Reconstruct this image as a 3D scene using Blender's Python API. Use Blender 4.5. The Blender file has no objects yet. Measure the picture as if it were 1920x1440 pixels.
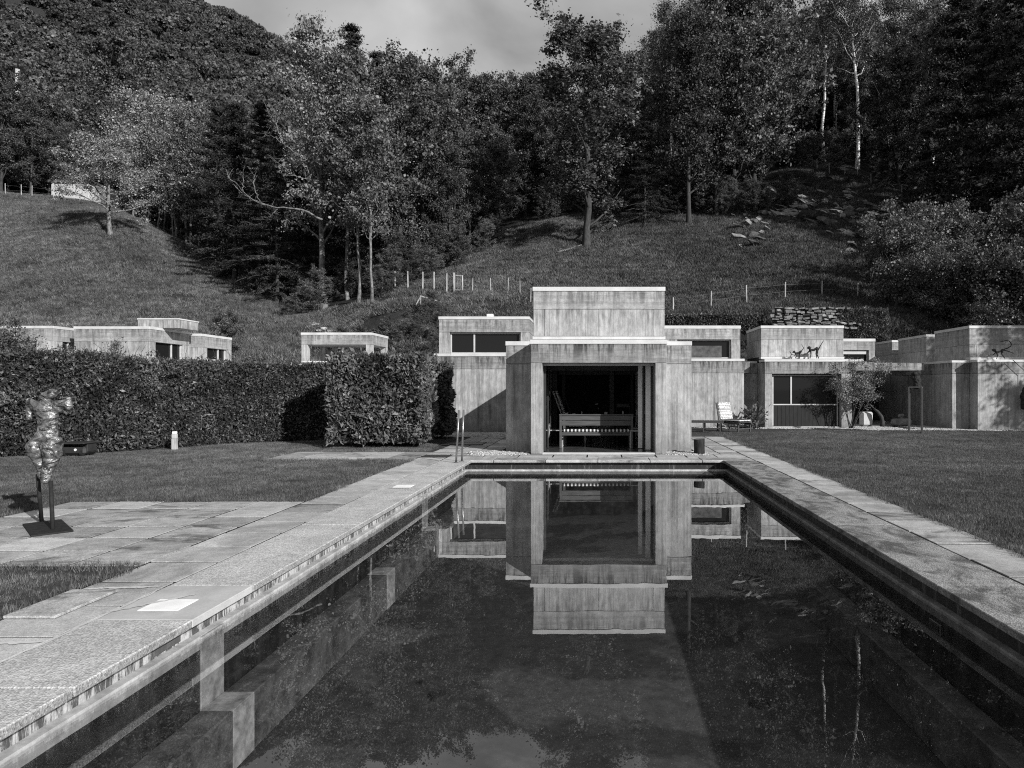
import bpy, bmesh, math, random
import numpy as np
from mathutils import Vector, Matrix, Euler

# ------------------------------------------------------------------ camera, sky, sun, exposure
SC = bpy.context.scene
COL = SC.collection
F, CX, HY, EYE = 1283.0, 1122.0, 727.0, 1.6      # focal length in px, vanishing point, eye height

cam_d = bpy.data.cameras.new('camera')
cam = bpy.data.objects.new('camera', cam_d); COL.objects.link(cam)
cam.location = (0, 0, EYE); cam.rotation_euler = (math.radians(90), 0, 0)
cam_d.sensor_width = 36; cam_d.lens = F / 1920 * 36
cam_d.shift_x = -(CX - 960) / 1920; cam_d.shift_y = (HY - 720) / 1920
cam_d.clip_end = 3000; cam_d.clip_start = 0.05
SC.camera = cam

SUN_DIR = Vector((-1.0, 1.0, -0.64)).normalized()     # the way the light travels
elev = math.asin(-SUN_DIR.z)
sd = bpy.data.lights.new('sun', 'SUN'); sd.energy = 4.8; sd.angle = math.radians(0.53); sd.color = (1, .995, .985)
sun = bpy.data.objects.new('sun', sd); COL.objects.link(sun)
sun.rotation_euler = SUN_DIR.to_track_quat('-Z', 'Y').to_euler(); sun.location = (20, -20, 30)

W = bpy.data.worlds.new('World'); SC.world = W; W.use_nodes = True
wt = W.node_tree; wt.nodes.clear()
def wn(t, **k):
    n = wt.nodes.new(t)
    for a, b in k.items(): setattr(n, a, b)
    return n
sky = wn('ShaderNodeTexSky', sky_type='NISHITA', sun_disc=False, sun_elevation=elev,
         sun_rotation=math.atan2(-SUN_DIR.x, -SUN_DIR.y))
bw = wn('ShaderNodeRGBToBW'); wt.links.new(sky.outputs[0], bw.inputs[0])
tc = wn('ShaderNodeTexCoord')
mp = wn('ShaderNodeMapping'); mp.inputs['Scale'].default_value = (1, 1, 1.9)
mp.inputs['Location'].default_value = (0.33, 0.1, 0.25)
wt.links.new(tc.outputs['Generated'], mp.inputs[0])
nz = wn('ShaderNodeTexNoise'); nz.inputs['Scale'].default_value = 3.2; nz.inputs['Detail'].default_value = 7
nz.inputs['Roughness'].default_value = .48; nz.inputs['Distortion'].default_value = .35
wt.links.new(mp.outputs[0], nz.inputs['Vector'])
cr = wn('ShaderNodeMapRange'); cr.inputs[1].default_value = .36; cr.inputs[2].default_value = .64
cr.inputs[3].default_value = 2.7; cr.inputs[4].default_value = 6.0      # cloud brightness before strength
wt.links.new(nz.outputs['Fac'], cr.inputs[0])
mx = wn('ShaderNodeMix', data_type='FLOAT'); mx.inputs[0].default_value = .88
wt.links.new(bw.outputs[0], mx.inputs[2]); wt.links.new(cr.outputs[0], mx.inputs[3])
bg = wn('ShaderNodeBackground'); bg.inputs['Strength'].default_value = .085
wt.links.new(mx.outputs[0], bg.inputs['Color'])
wo = wn('ShaderNodeOutputWorld'); wt.links.new(bg.outputs[0], wo.inputs[0])

vs = SC.view_settings; vs.view_transform = 'Standard'; vs.look = 'None'; vs.gamma = 1; vs.use_curve_mapping = False
vs.exposure = 0.40
SC.render.engine = 'CYCLES'
cy = SC.cycles
cy.use_denoising = False
cy.filter_width = 1.1
try: cy.denoiser = 'OPENIMAGEDENOISE'
except Exception: pass
cy.max_bounces = 8; cy.diffuse_bounces = 3; cy.glossy_bounces = 4; cy.transparent_max_bounces = 10
cy.sample_clamp_indirect = 4
random.seed(7); RNG = np.random.default_rng(7)

# ------------------------------------------------------------------ helpers
def X(px, Y): return (px - CX) * Y / F
def Z(py, Y): return EYE + (HY - py) * Y / F

def props(o, label=None, cat=None, group=None, kind=None):
    if label: o['label'] = label
    if cat: o['category'] = cat
    if group: o['group'] = group
    if kind: o['kind'] = kind
    return o

def thing(name, label, cat, loc=(0, 0, 0), rz=0, group=None):
    o = bpy.data.objects.new(name, None); COL.objects.link(o)
    o.empty_display_size = .3; o.location = loc; o.rotation_euler = (0, 0, rz)
    return props(o, label, cat, group)

def struct_root(name):
    o = bpy.data.objects.new(name, None); COL.objects.link(o); return props(o, kind='structure')

def world_loc(o):
    v = Vector((0, 0, 0))
    while o is not None: v += o.location; o = o.parent
    return v

def mk(name, verts, faces, mat, parent=None, smooth=False, local=False, cull=None):
    """mesh object; verts are world coordinates unless local"""
    me = bpy.data.meshes.new(name)
    v = np.asarray(verts, dtype=np.float64)
    if parent is not None and not local:
        v = v - np.array(world_loc(parent))
    if isinstance(faces, np.ndarray):
        k = faces.shape[1]
        me.vertices.add(len(v)); me.vertices.foreach_set('co', v.astype(np.float32).ravel())
        me.loops.add(faces.size); me.loops.foreach_set('vertex_index', faces.astype(np.int32).ravel())
        me.polygons.add(len(faces))
        me.polygons.foreach_set('loop_start', np.arange(0, faces.size, k, dtype=np.int32))
        me.polygons.foreach_set('loop_total', np.full(len(faces), k, dtype=np.int32))
        me.update(calc_edges=True)
    else:
        me.from_pydata([tuple(p) for p in v], [], faces)
        me.update()
    if smooth: me.polygons.foreach_set('use_smooth', np.ones(len(me.polygons), dtype=bool))
    if mat: me.materials.append(mat)
    o = bpy.data.objects.new(name, me); COL.objects.link(o)
    if parent is not None: o.parent = parent
    return o

def from_bm(name, bm, mat, parent=None, smooth=False, local=True):
    me = bpy.data.meshes.new(name); bm.to_mesh(me); bm.free()
    if parent is not None and not local:
        me.transform(Matrix.Translation(-world_loc(parent)))
    if smooth: me.polygons.foreach_set('use_smooth', np.ones(len(me.polygons), dtype=bool))
    if mat: me.materials.append(mat)
    o = bpy.data.objects.new(name, me); COL.objects.link(o)
    if parent is not None: o.parent = parent
    return o

def bm_box(bm, x0, x1, y0, y1, z0, z1, bev=0.0, mat4=None):
    r = bmesh.ops.create_cube(bm, size=1)
    vs_ = r['verts']
    for v in vs_:
        v.co = Vector(((x0 + x1) / 2 + v.co.x * (x1 - x0), (y0 + y1) / 2 + v.co.y * (y1 - y0), (z0 + z1) / 2 + v.co.z * (z1 - z0)))
    if bev > 0:
        es = list({e for v in vs_ for e in v.link_edges})
        rb = bmesh.ops.bevel(bm, geom=es, offset=bev, segments=1, affect='EDGES')
        vs_ = list({v for v in vs_ if v.is_valid} | set(rb['verts']))
    if mat4 is not None:
        for v in vs_: v.co = mat4 @ v.co
    return vs_

def box(name, x0, x1, y0, y1, z0, z1, mat, parent=None, bev=.008, local=False):
    bm = bmesh.new(); bm_box(bm, min(x0, x1), max(x0, x1), min(y0, y1), max(y0, y1), z0, z1, bev)
    return from_bm(name, bm, mat, parent, local=local)

def tube_arrays(lines, sides=6, cap=True):
    """lines: list of (pts Nx3, radii N). returns verts, list of faces"""
    V, Fc = [], []
    off = 0
    ang = np.linspace(0, 2 * np.pi, sides, endpoint=False)
    ca, sa = np.cos(ang), np.sin(ang)
    for pts, rad in lines:
        pts = np.asarray(pts, float); rad = np.asarray(rad, float) * np.ones(len(pts))
        d = np.gradient(pts, axis=0); d /= (np.linalg.norm(d, axis=1, keepdims=True) + 1e-9)
        m = d.mean(axis=0); ref = np.array([1., 0, 0]) if abs(m[2]) > .8 * np.linalg.norm(m) else np.array([0, 0, 1.])
        a = np.cross(d, ref); a /= (np.linalg.norm(a, axis=1, keepdims=True) + 1e-9)
        b = np.cross(a, d)
        ring = pts[:, None, :] + rad[:, None, None] * (a[:, None, :] * ca[None, :, None] + b[:, None, :] * sa[None, :, None])
        n = len(pts)
        V.append(ring.reshape(-1, 3))
        i = np.arange(n - 1)[:, None] * sides + np.arange(sides)[None, :]
        j = np.arange(n - 1)[:, None] * sides + (np.arange(sides)[None, :] + 1) % sides
        q = np.stack([i, j, j + sides, i + sides], -1).reshape(-1, 4) + off
        Fc.extend(q.tolist())
        if cap:
            Fc.append(list(range(off + sides - 1, off - 1, -1)))
            Fc.append(list(range(off + (n - 1) * sides, off + n * sides)))
        off += n * sides
    return np.concatenate(V), Fc

def tubes(name, lines, mat, parent=None, sides=6, local=False, smooth=True, cap=True):
    v, f = tube_arrays(lines, sides, cap)
    return mk(name, v, f, mat, parent, smooth, local)

def children_of(o): return [c for c in KIDS.get(o.name, [])]
KIDS = {}
def copy_tree(o, parent=None, kids=None):
    c = o.copy(); COL.objects.link(c); c.parent = parent
    for ch in list(o.children): copy_tree(ch, c)
    return c

# ------------------------------------------------------------------ material helpers
class MT:
    def __init__(s, name, rough=.8, spec=.25):
        s.m = bpy.data.materials.new(name); s.m.use_nodes = True
        s.t = s.m.node_tree; s.b = s.t.nodes['Principled BSDF']
        s.b.inputs['Roughness'].default_value = rough
        s.b.inputs['Specular IOR Level'].default_value = spec
        s.pos = None
    def n(s, typ, **k):
        n = s.t.nodes.new(typ)
        for a, b in k.items(): setattr(n, a, b)
        return n
    def L(s, a, b): s.t.links.new(a, b)
    def P(s):
        if s.pos is None: s.pos = s.n('ShaderNodeNewGeometry').outputs['Position']
        return s.pos
    def O(s): return s.n('ShaderNodeTexCoord').outputs['Object']
    def noise(s, scale, detail=5, rough=.55, stretch=(1, 1, 1), vec=None, dist=0, out='Fac', loc=(0, 0, 0)):
        mp = s.n('ShaderNodeMapping'); mp.inputs['Scale'].default_value = stretch; mp.inputs['Location'].default_value = loc
        s.L(vec if vec is not None else s.P(), mp.inputs[0])
        n = s.n('ShaderNodeTexNoise'); n.inputs['Scale'].default_value = scale; n.inputs['Detail'].default_value = detail
        n.inputs['Roughness'].default_value = rough; n.inputs['Distortion'].default_value = dist
        s.L(mp.outputs[0], n.inputs['Vector']); return n.outputs[out]
    def voro(s, scale, stretch=(1, 1, 1), feature='F1', out='Distance', vec=None, rnd=1):
        mp = s.n('ShaderNodeMapping'); mp.inputs['Scale'].default_value = stretch
        s.L(vec if vec is not None else s.P(), mp.inputs[0])
        n = s.n('ShaderNodeTexVoronoi', feature=feature); n.inputs['Scale'].default_value = scale
        n.inputs['Randomness'].default_value = rnd
        s.L(mp.outputs[0], n.inputs['Vector']); return n.outputs[out]
    def rng(s, v, a, b, c, d, smooth=False):
        n = s.n('ShaderNodeMapRange'); n.interpolation_type = 'SMOOTHSTEP' if smooth else 'LINEAR'
        s.L(v, n.inputs[0])
        for i, q in enumerate((a, b, c, d)): n.inputs[i + 1].default_value = q
        return n.outputs[0]
    def math(s, op, a, b=None, clamp=False):
        n = s.n('ShaderNodeMath', operation=op); n.use_clamp = clamp
        for i, q in enumerate((a, b)):
            if q is None: continue
            if isinstance(q, (int, float)): n.inputs[i].default_value = q
            else: s.L(q, n.inputs[i])
        return n.outputs[0]
    def mul(s, *a):
        r = a[0]
        for q in a[1:]: r = s.math('MULTIPLY', r, q)
        return r
    def mixv(s, f, a, b):
        n = s.n('ShaderNodeMix', data_type='FLOAT')
        for i, q in ((0, f), (2, a), (3, b)):
            if isinstance(q, (int, float)): n.inputs[i].default_value = q
            else: s.L(q, n.inputs[i])
        return n.outputs[0]
    def rand(s): return s.n('ShaderNodeObjectInfo').outputs['Random']
    def isl(s): return s.n('ShaderNodeNewGeometry').outputs['Random Per Island']
    def sep(s, i): 
        n = s.n('ShaderNodeSeparateXYZ'); s.L(s.P(), n.inputs[0]); return n.outputs[i]
    def col(s, v):
        c = s.n('ShaderNodeCombineColor')
        for i in range(3):
            s.L(v, c.inputs[i])
        s.L(c.outputs[0], s.b.inputs['Base Color'])
        return s
    def grey(s, v): s.b.inputs['Base Color'].default_value = (v, v, v, 1); return s
    def bump(s, h, strength=.5, dist=.01):
        n = s.n('ShaderNodeBump'); n.inputs['Strength'].default_value = strength; n.inputs['Distance'].default_value = dist
        s.L(h, n.inputs['Height']); s.L(n.outputs[0], s.b.inputs['Normal']); return s

M = {}
def concrete(name, base, band, ztop=None, dirt=1.0):
    t = MT(name, .85, .2)
    st = (.35, .35, 11) if band else (13, 13, .16)
    boards = t.noise(1.1, 2, .5, st)
    fine = t.noise(17, 7, .8, (1, 1, .3) if not band else (.5, .5, 1))
    grain = t.noise(70, 3, .7)
    blot = t.noise(.9, 5, .6, dist=.6)
    blot2 = t.noise(3.2, 5, .65, loc=(3, 1, 7), dist=.5)
    v = t.rng(boards, .3, .7, .86, 1.12)
    v = t.mul(v, t.rng(fine, .3, .7, .70, 1.28), t.rng(blot, .32, .68, .80, 1.16), t.rng(blot2, .3, .7, .78, 1.2), t.rng(grain, .3, .7, .88, 1.1),
              t.rng(t.rand(), 0, 1, .93, 1.06))
    # dark run-off streaks
    streak = t.noise(1.0, 5, .7, (4.2, 4.2, .16), loc=(5, 2, 0))
    s = t.rng(streak, .5, .72, 0, .55 * dirt, True)
    if ztop is not None:
        z = t.sep(2)
        near = t.rng(z, ztop - .75, ztop - .02, 0, 1, True)
        s2 = t.mul(t.rng(t.noise(1.7, 5, .7, (5, 5, .5), loc=(1, 9, 2)), .42, .62, 0, .62 * dirt, True), near)
        s = t.math('MAXIMUM', s, s2)
    foot = t.mul(t.rng(t.sep(2), .5, 0.0, 0, 1, True), t.rng(blot2, .4, .6, 0, .4, True))
    s = t.math('MAXIMUM', s, foot)
    v = t.mul(v, t.math('SUBTRACT', 1.0, s))
    # pale lime patches and pores
    lime = t.rng(t.noise(1.3, 6, .6, loc=(7, 7, 3), dist=1.2), .60, .70, 0, .22, True)
    v = t.mixv(lime, v, 1.35)
    pore = t.rng(t.voro(16), .045, .075, .55, 1.0)
    v = t.mul(v, pore, base)
    t.col(v)
    # seams between boards
    seam = t.rng(t.noise(1.1, 1, .5, st), .47, .5, 0, 1, True)
    h = t.math('ADD', t.mul(boards, .8), t.math('ADD', t.mul(seam, .35), t.mul(fine, .5)))
    t.bump(h, .55, .012)
    return t.m
M['wall_lo'] = concrete('concrete_vertical_boards', .315, False, 2.7)
M['band_lo'] = concrete('concrete_lintel', .26, True, 2.74, 1.35)
M['wall_hi'] = concrete('concrete_upper', .36, False, 3.55, .7)
M['band_hi'] = concrete('concrete_upper_band', .31, True, 4.1, .9)
M['inner'] = concrete('concrete_indoor', .45, False, None, .3)

t = MT('coping_metal', .5, .4); t.col(t.mul(t.rng(t.noise(2.5, 4), .3, .7, .44, .58), t.rng(t.noise(40, 3), .3, .7, .92, 1.05))); M['coping'] = t.m
t = MT('paver_stone', .85, .2)
pv = t.mul(t.rng(t.noise(120, 2, .7), .3, .7, .66, 1.25), t.rng(t.noise(45, 4, .8), .3, .7, .74, 1.22), t.rng(t.noise(6, 5, .65), .3, .7, .78, 1.14), t.rng(t.rand(), 0, 1, .80, 1.14))
dirty = t.rng(t.noise(.8, 6, .65, dist=.8), .46, .64, 1.0, .62, True)
t.col(t.mul(pv, dirty, .43)); t.bump(t.noise(160, 2, .7), .5, .004); M['paver'] = t.m
t = MT('paver_weathered', .85, .2)
pv = t.mul(t.rng(t.noise(120, 2, .7), .3, .7, .6, 1.3), t.rng(t.noise(45, 4, .8), .3, .7, .66, 1.3), t.rng(t.noise(6, 5, .65), .3, .7, .7, 1.2), t.rng(t.rand(), 0, 1, .8, 1.16))
dirty = t.rng(t.noise(2.2, 6, .7, dist=1.0, stretch=(.5, 1.4, 1)), .48, .66, 1.0, .34, True)
t.col(t.mul(pv, dirty, .34)); t.bump(t.noise(160, 2, .7), .5, .004); M['paver_old'] = t.m
def aggregate(name, base, dirtlo):
    t = MT(name, .85, .25)
    a = t.voro(95, out='Color'); s = t.n('ShaderNodeSeparateColor'); t.L(a, s.inputs[0])
    v = t.mul(t.rng(s.outputs[0], 0, 1, .62, 1.3), t.rng(t.noise(1.7, 6, .65), .35, .65, .86, 1.1), t.rng(t.noise(9, 4, .7), .3, .7, .9, 1.08))
    d = t.rng(t.noise(2.6, 7, .7, (1, .7, 1), dist=.7), .42, .62, 1.0, dirtlo, True)
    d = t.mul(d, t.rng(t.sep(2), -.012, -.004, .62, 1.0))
    t.col(t.mul(v, d, base)); t.bump(t.voro(95), .6, .006); return t.m
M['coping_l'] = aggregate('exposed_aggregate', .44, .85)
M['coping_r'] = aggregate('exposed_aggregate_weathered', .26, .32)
t = MT('smooth_mortar', .8, .2); t.col(t.mul(t.rng(t.noise(3, 6, .6), .3, .7, .32, .46), t.rng(t.noise(60, 3), .3, .7, .92, 1.06))); M['mortar'] = t.m
t = MT('white_lid', .5, .3); t.col(t.rng(t.noise(8, 4), .3, .7, .72, .86)); M['white'] = t.m
def gutter(name, light, dark, thr):
    t = MT(name, .7, .25)
    st = t.noise(1.0, 6, .8, (13, 13, 2.2), dist=.6)
    k = t.rng(st, thr - .05, thr + .07, 0, 1, True)
    v = t.mixv(k, light, dark)
    t.col(t.mul(v, t.rng(t.noise(22, 4, .7), .3, .7, .7, 1.25))); return t.m
M['gutter_l'] = gutter('stained_gutter', .40, .07, .49)
M['gutter_r'] = gutter('stained_shaded_gutter', .09, .02, .40)  # darker copy: stains, plus shade of the right and far faces in its colour
t = MT('gutter_edge', .6, .3); t.col(t.mul(t.rng(t.noise(5, 5, .7), .35, .65, .26, .46), t.rng(t.noise(30, 4), .3, .7, .85, 1.1))); M['ledge'] = t.m
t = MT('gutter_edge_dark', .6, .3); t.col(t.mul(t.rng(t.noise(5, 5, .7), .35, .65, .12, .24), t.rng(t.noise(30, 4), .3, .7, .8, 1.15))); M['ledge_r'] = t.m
t = MT('pool_paint_dark', .6, .3)
w1 = t.rng(t.noise(5, 6, .7, (1, 1, 1.5)), .35, .7, .012, .05); w2 = t.rng(t.noise(1.2, 4, .6, (5, 5, .6)), .45, .62, 1, .5, True)
t.col(t.mul(w1, w2)); M['pool_wall'] = t.m
t = MT('pool_shelf_paint', .6, .3); t.col(t.mul(t.rng(t.noise(4, 7, .75), .35, .65, .03, .14), t.rng(t.noise(40, 4, .7), .3, .7, .7, 1.2))); M['shelf'] = t.m
t = MT('pool_floor_paint', .7, .2)
big = t.rng(t.noise(.42, 6, .62, dist=.5, loc=(2.4, 1.3, 0)), .50, .56, 0, 1, True)
v = t.mixv(big, .036, .07)
v = t.mul(v, t.rng(t.noise(9, 7, .75), .3, .7, .55, 1.35), t.rng(t.noise(90, 3, .7), .3, .7, .8, 1.15))
sp = t.rng(t.voro(11, feature='F1'), .03, .06, 1, 0, True)
t.col(t.math('MAXIMUM', v, t.mul(sp, .25))); M['pool_floor'] = t.m

# water: mirror and clear mixed by the angle, a little absorbing
m = bpy.data.materials.new('pool_water'); m.use_nodes = True; tr = m.node_tree; tr.nodes.clear()
o_ = tr.nodes.new('ShaderNodeOutputMaterial'); mixs = tr.nodes.new('ShaderNodeMixShader')
lw = tr.nodes.new('ShaderNodeLayerWeight'); lw.inputs['Blend'].default_value = .5
pw = tr.nodes.new('ShaderNodeMath'); pw.operation = 'POWER'; pw.inputs[1].default_value = 3.2; tr.links.new(lw.outputs['Facing'], pw.inputs[0])
fr = tr.nodes.new('ShaderNodeMath'); fr.operation = 'MULTIPLY_ADD'; fr.inputs[1].default_value = .96; fr.inputs[2].default_value = .03; tr.links.new(pw.outputs[0], fr.inputs[0])
tp = tr.nodes.new('ShaderNodeBsdfTransparent'); tp.inputs[0].default_value = (.9, .9, .9, 1)
gl = tr.nodes.new('ShaderNodeBsdfGlossy'); gl.inputs['Roughness'].default_value = .004; gl.inputs['Color'].default_value = (1, 1, 1, 1)
ge = tr.nodes.new('ShaderNodeNewGeometry'); mp_ = tr.nodes.new('ShaderNodeMapping'); mp_.inputs['Scale'].default_value = (1.1, .5, 1)
n_ = tr.nodes.new('ShaderNodeTexNoise'); n_.inputs['Scale'].default_value = 1.6; n_.inputs['Detail'].default_value = 3
bu = tr.nodes.new('ShaderNodeBump'); bu.inputs['Strength'].default_value = .05; bu.inputs['Distance'].default_value = .02
for a, b in ((ge.outputs['Position'], mp_.inputs[0]), (mp_.outputs[0], n_.inputs['Vector']), (n_.outputs['Fac'], bu.inputs['Height']),
             (bu.outputs[0], gl.inputs['Normal']), (fr.outputs[0], mixs.inputs[0]), (tp.outputs[0], mixs.inputs[1]), (gl.outputs[0], mixs.inputs[2]), (mixs.outputs[0], o_.inputs[0])):
    tr.links.new(a, b)
M['water'] = m

def simple(name, v, rough=.7, spec=.3, nscale=12, amp=.25, bump=0, metal=0, stretch=(1, 1, 1), objc=False):
    t = MT(name, rough, spec)
    nn = t.noise(nscale, 5, .65, stretch, vec=t.O() if objc else None)
    t.col(t.rng(nn, .3, .7, v * (1 - amp), v * (1 + amp)))
    if bump: t.bump(nn, bump, .01)
    t.b.inputs['Metallic'].default_value = metal
    M[name] = t.m; return t.m
simple('bronze', .16, .38, .5, 18, .6, .7, .75)
simple('dark_iron', .02, .7, .15, 20, .4)
simple('rust_steel', .06, .7, .3, 14, .35, .3)
simple('steel', .35, .25, .5, 5, .1, 0, .9)
simple('frame_metal', .45, .45, .4, 4, .12)
simple('frame_dark', .03, .5, .3, 6, .2)
simple('board_dark', .018, .7, .2, 3, .35, .2, 0, (8, 8, 1.0))
simple('wall_stone', .12, .9, .15, 5, .6, .6)
simple('dark_wood', .05, .55, .35, 3, .35, .2, 0, (8, 8, 1.0))
simple('bench_wood', .07, .55, .3, 3, .4, .3, 0, (.7, 6, 8))
simple('pale_wood', .30, .6, .3, 5, .25, .2)
simple('dark_plastic', .03, .45, .4, 5, .2)
simple('floor_tile', .07, .18, .5, 3, .25)
simple('ceiling', .16, .8, .2, 5, .1)
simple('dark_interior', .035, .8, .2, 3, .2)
simple('white_paint', .45, .6, .3, 7, .32)
simple('pool_white', .26, .6, .3, 9, .55)
simple('old_plaster', .5, .8, .2, 1.5, .25)
simple('cushion_pale', .62, .9, .1, 30, .1)
simple('log_bark', .025, .9, .1, 12, .6, 1.0, 0, (1.5, 1.5, .3))
simple('log_end', .14, .9, .1, 25, .4, .3)
t = MT('checked_cloth', .9, .1)
vx = t.n('ShaderNodeTexBrick') ; vx.inputs['Scale'].default_value = 9; vx.inputs['Color1'].default_value = (.75, .75, .75, 1); vx.inputs['Color2'].default_value = (.55, .55, .55, 1)
vx.inputs['Mortar'].default_value = (.05, .05, .05, 1); vx.inputs['Mortar Size'].default_value = .055; vx.inputs['Brick Width'].default_value = .7; vx.inputs['Row Height'].default_value = .5
mpn = t.n('ShaderNodeMapping'); mpn.inputs['Rotation'].default_value = (math.radians(90), 0, 0); t.L(t.O(), mpn.inputs[0]); t.L(mpn.outputs[0], vx.inputs[0])
sc_ = t.n('ShaderNodeSeparateColor'); t.L(vx.outputs[0], sc_.inputs[0])
pr = t.rng(t.voro(16, vec=t.O()), .28, .36, .45, 1, True)
t.col(t.mul(sc_.outputs[0], pr)); M['print_cloth'] = t.m
t = MT('plaid_cloth', .9, .1)
w_ = t.n('ShaderNodeTexWave'); w_.inputs['Scale'].default_value = 3.2; w_.inputs['Distortion'].default_value = .3; t.L(t.O(), w_.inputs[0])
t.col(t.rng(w_.outputs['Fac'], .55, .7, .04, .6)); M['plaid'] = t.m
t = MT('window_glass', .03, .22); t.grey(.012); t.b.inputs['IOR'].default_value = 1.5; M['glass'] = t.m

def leafmat(name, lo, hi, rough=.5, spec=.4, trans=.25):
    t = MT(name, rough, spec)
    r = t.isl(); big = t.noise(1.5, 4, .65)
    v = t.mul(t.rng(r, 0, 1, lo, hi), t.rng(big, .34, .66, .4, 1.7), t.rng(t.rand(), 0, 1, .6, 1.4))
    t.col(v)
    tl = t.n('ShaderNodeBsdfTranslucent'); c = t.n('ShaderNodeCombineColor')
    for i in range(3): t.L(v, c.inputs[i])
    t.L(c.outputs[0], tl.inputs[0])
    mxs = t.n('ShaderNodeMixShader'); mxs.inputs[0].default_value = trans
    t.L(t.b.outputs[0], mxs.inputs[1]); t.L(tl.outputs[0], mxs.inputs[2])
    t.L(mxs.outputs[0], t.t.nodes['Material Output'].inputs[0])
    M[name] = t.m; return t.m
leafmat('leaf_wood', .007, .15, .5, .25)
leafmat('leaf_pale', .03, .26, .5, .3)
leafmat('leaf_birch', .03, .13, .5, .25)
leafmat('leaf_conifer', .008, .055, .7, .12, .1)
leafmat('leaf_laurel', .03, .14, .45, .35, .12)
leafmat('leaf_far', .012, .13, .8, .05)
leafmat('leaf_shrub', .02, .14, .45, .35)
leafmat('leaf_airy', .05, .28, .5, .3)
def grassmat(name, lo, hi):
    t = MT(name, .6, .25)
    v = t.mul(t.rng(t.isl(), 0, 1, lo, hi), t.rng(t.noise(.9, 5, .65), .3, .7, .6, 1.35), t.rng(t.noise(.16, 4, .65), .3, .7, .6, 1.35), t.rng(t.noise(3.5 if 'meadow' in name else 9, 4, .8), .32, .68, .35, 1.65), t.rng(t.noise(1.5 if 'meadow' in name else 3, 4, .7, (1, .6, 1)), .32, .68, .6, 1.4), t.rng(t.sep(0), -8, 14, 1.0, .62 if 'meadow' in name else 1.0))  # meadow darker towards the right: slope shade put into the grass colour
    t.col(v); M[name] = t.m; return t.m
grassmat('grass_lawn', .018, .165)
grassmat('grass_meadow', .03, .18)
t = MT('soil_lawn', .95, .1); t.col(t.mul(t.rng(t.noise(40, 5, .75), .3, .7, .02, .08), t.rng(t.noise(.9, 5, .65), .3, .7, .75, 1.25))); t.bump(t.noise(60, 4, .7), .8, .02); M['lawn'] = t.m
simple('bark', .05, .9, .1, 9, .5, .8, 0, (1, 1, .3))
t = MT('bark_birch', .8, .2); bb = t.rng(t.noise(2.2, 5, .7, (1, 1, 2.2)), .54, .62, .72, .08, True); t.col(bb); M['bark_birch'] = t.m
t = MT('bark_pale', .85, .2); t.col(t.rng(t.noise(5, 5, .7, (1, 1, .5)), .35, .65, .04, .24)); M['bark_pale'] = t.m
simple('stone_white', .32, .85, .2, 6, .45, .5)
simple('stone_pale', .2, .85, .2, 5, .45, .5)
simple('stone_dark', .08, .9, .15, 5, .5, .6)
t = MT('gravel_stone', .85, .2); t.col(t.rng(t.isl(), 0, 1, .3, .75)); M['gravel'] = t.m; t.col(t.rng(t.isl(), 0, 1, .18, .5))
simple('post_wood', .34, .9, .1, 8, .4, .3, 0, (1, 1, .3))
simple('wire', .25, .5, .4)

# ------------------------------------------------------------------ terrain
UT = np.array([-1500, -500, 0, 200, 400, 560, 650, 750, 900, 1100, 1300, 1500, 1700, 1900, 2500, 3600], float)
YT = np.array([40, 46, 52, 60, 70, 80, 95, 120, 160, 220, 300, 400], float)
PT = np.array([
 [640, 600, 560, 500, 430, 370, 345, 335, 300, 150, -100, -450],
 [640, 600, 560, 500, 430, 370, 345, 335, 300, 150, -100, -450],
 [660, 610, 570, 515, 455, 405, 364, 352, 322, 205, 20, -260],
 [665, 618, 580, 525, 440, 400, 384, 378, 345, 235, 80, -150],
 [670, 632, 598, 552, 508, 485, 478, 460, 400, 290, 150, 28],
 [680, 645, 608, 578, 557, 548, 540, 510, 440, 335, 190, 92],
 [712, 660, 590, 560, 542, 528, 500, 460, 400, 330, 250, 190],
 [695, 625, 550, 530, 515, 500, 470, 420, 370, 320, 250, 190],
 [660, 596, 545, 500, 455, 420, 380, 340, 310, 290, 280, 270],
 [630, 578, 528, 468, 415, 385, 345, 300, 270, 260, 265, 270],
 [606, 560, 515, 455, 405, 375, 335, 290, 250, 240, 250, 260],
 [596, 545, 495, 430, 370, 322, 285, 240, 210, 200, 210, 230],
 [600, 555, 505, 450, 395, 345, 300, 250, 210, 190, 200, 220],
 [620, 580, 540, 480, 420, 365, 315, 255, 200, 180, 190, 210],
 [640, 600, 560, 500, 430, 370, 320, 255, 200, 180, 190, 210],
 [640, 600, 560, 500, 430, 370, 320, 255, 200, 180, 190, 210]], float)
UG = np.arange(-1500, 3601, 25.0)
YG = np.concatenate([np.arange(33, 100, 1.0), np.arange(100, 160, 2.5), np.arange(160, 400, 8.0), [400, 430, 470, 520]])
ZT = EYE + (HY - PT) * YT[None, :] / F
def _sm(a, axis, n):
    for _ in range(n):
        a = (np.roll(a, 1, axis) + 2 * a + np.roll(a, -1, axis)) / 4 if False else a
    return a
_zt = np.array([np.interp(YG, np.concatenate([[33, 35], YT, [520]]), np.concatenate([[0, .3], r, [r[-1] * 1.05]])) for r in ZT])
ZG = np.array([np.interp(UG, UT, _zt[:, j]) for j in range(len(YG))]).T
def blur(a, k, axis):
    p = [(0, 0), (0, 0)]; p[axis] = (k, k); b = np.pad(a, p, mode='edge'); w = np.hanning(2 * k + 3)[1:-1]; w /= w.sum()
    return np.apply_along_axis(lambda r: np.convolve(r, w, 'valid'), axis, b)
ZG = blur(ZG, 2, 0); Zb = blur(ZG, 2, 1); ZG[:, 3:] = Zb[:, 3:]
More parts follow.
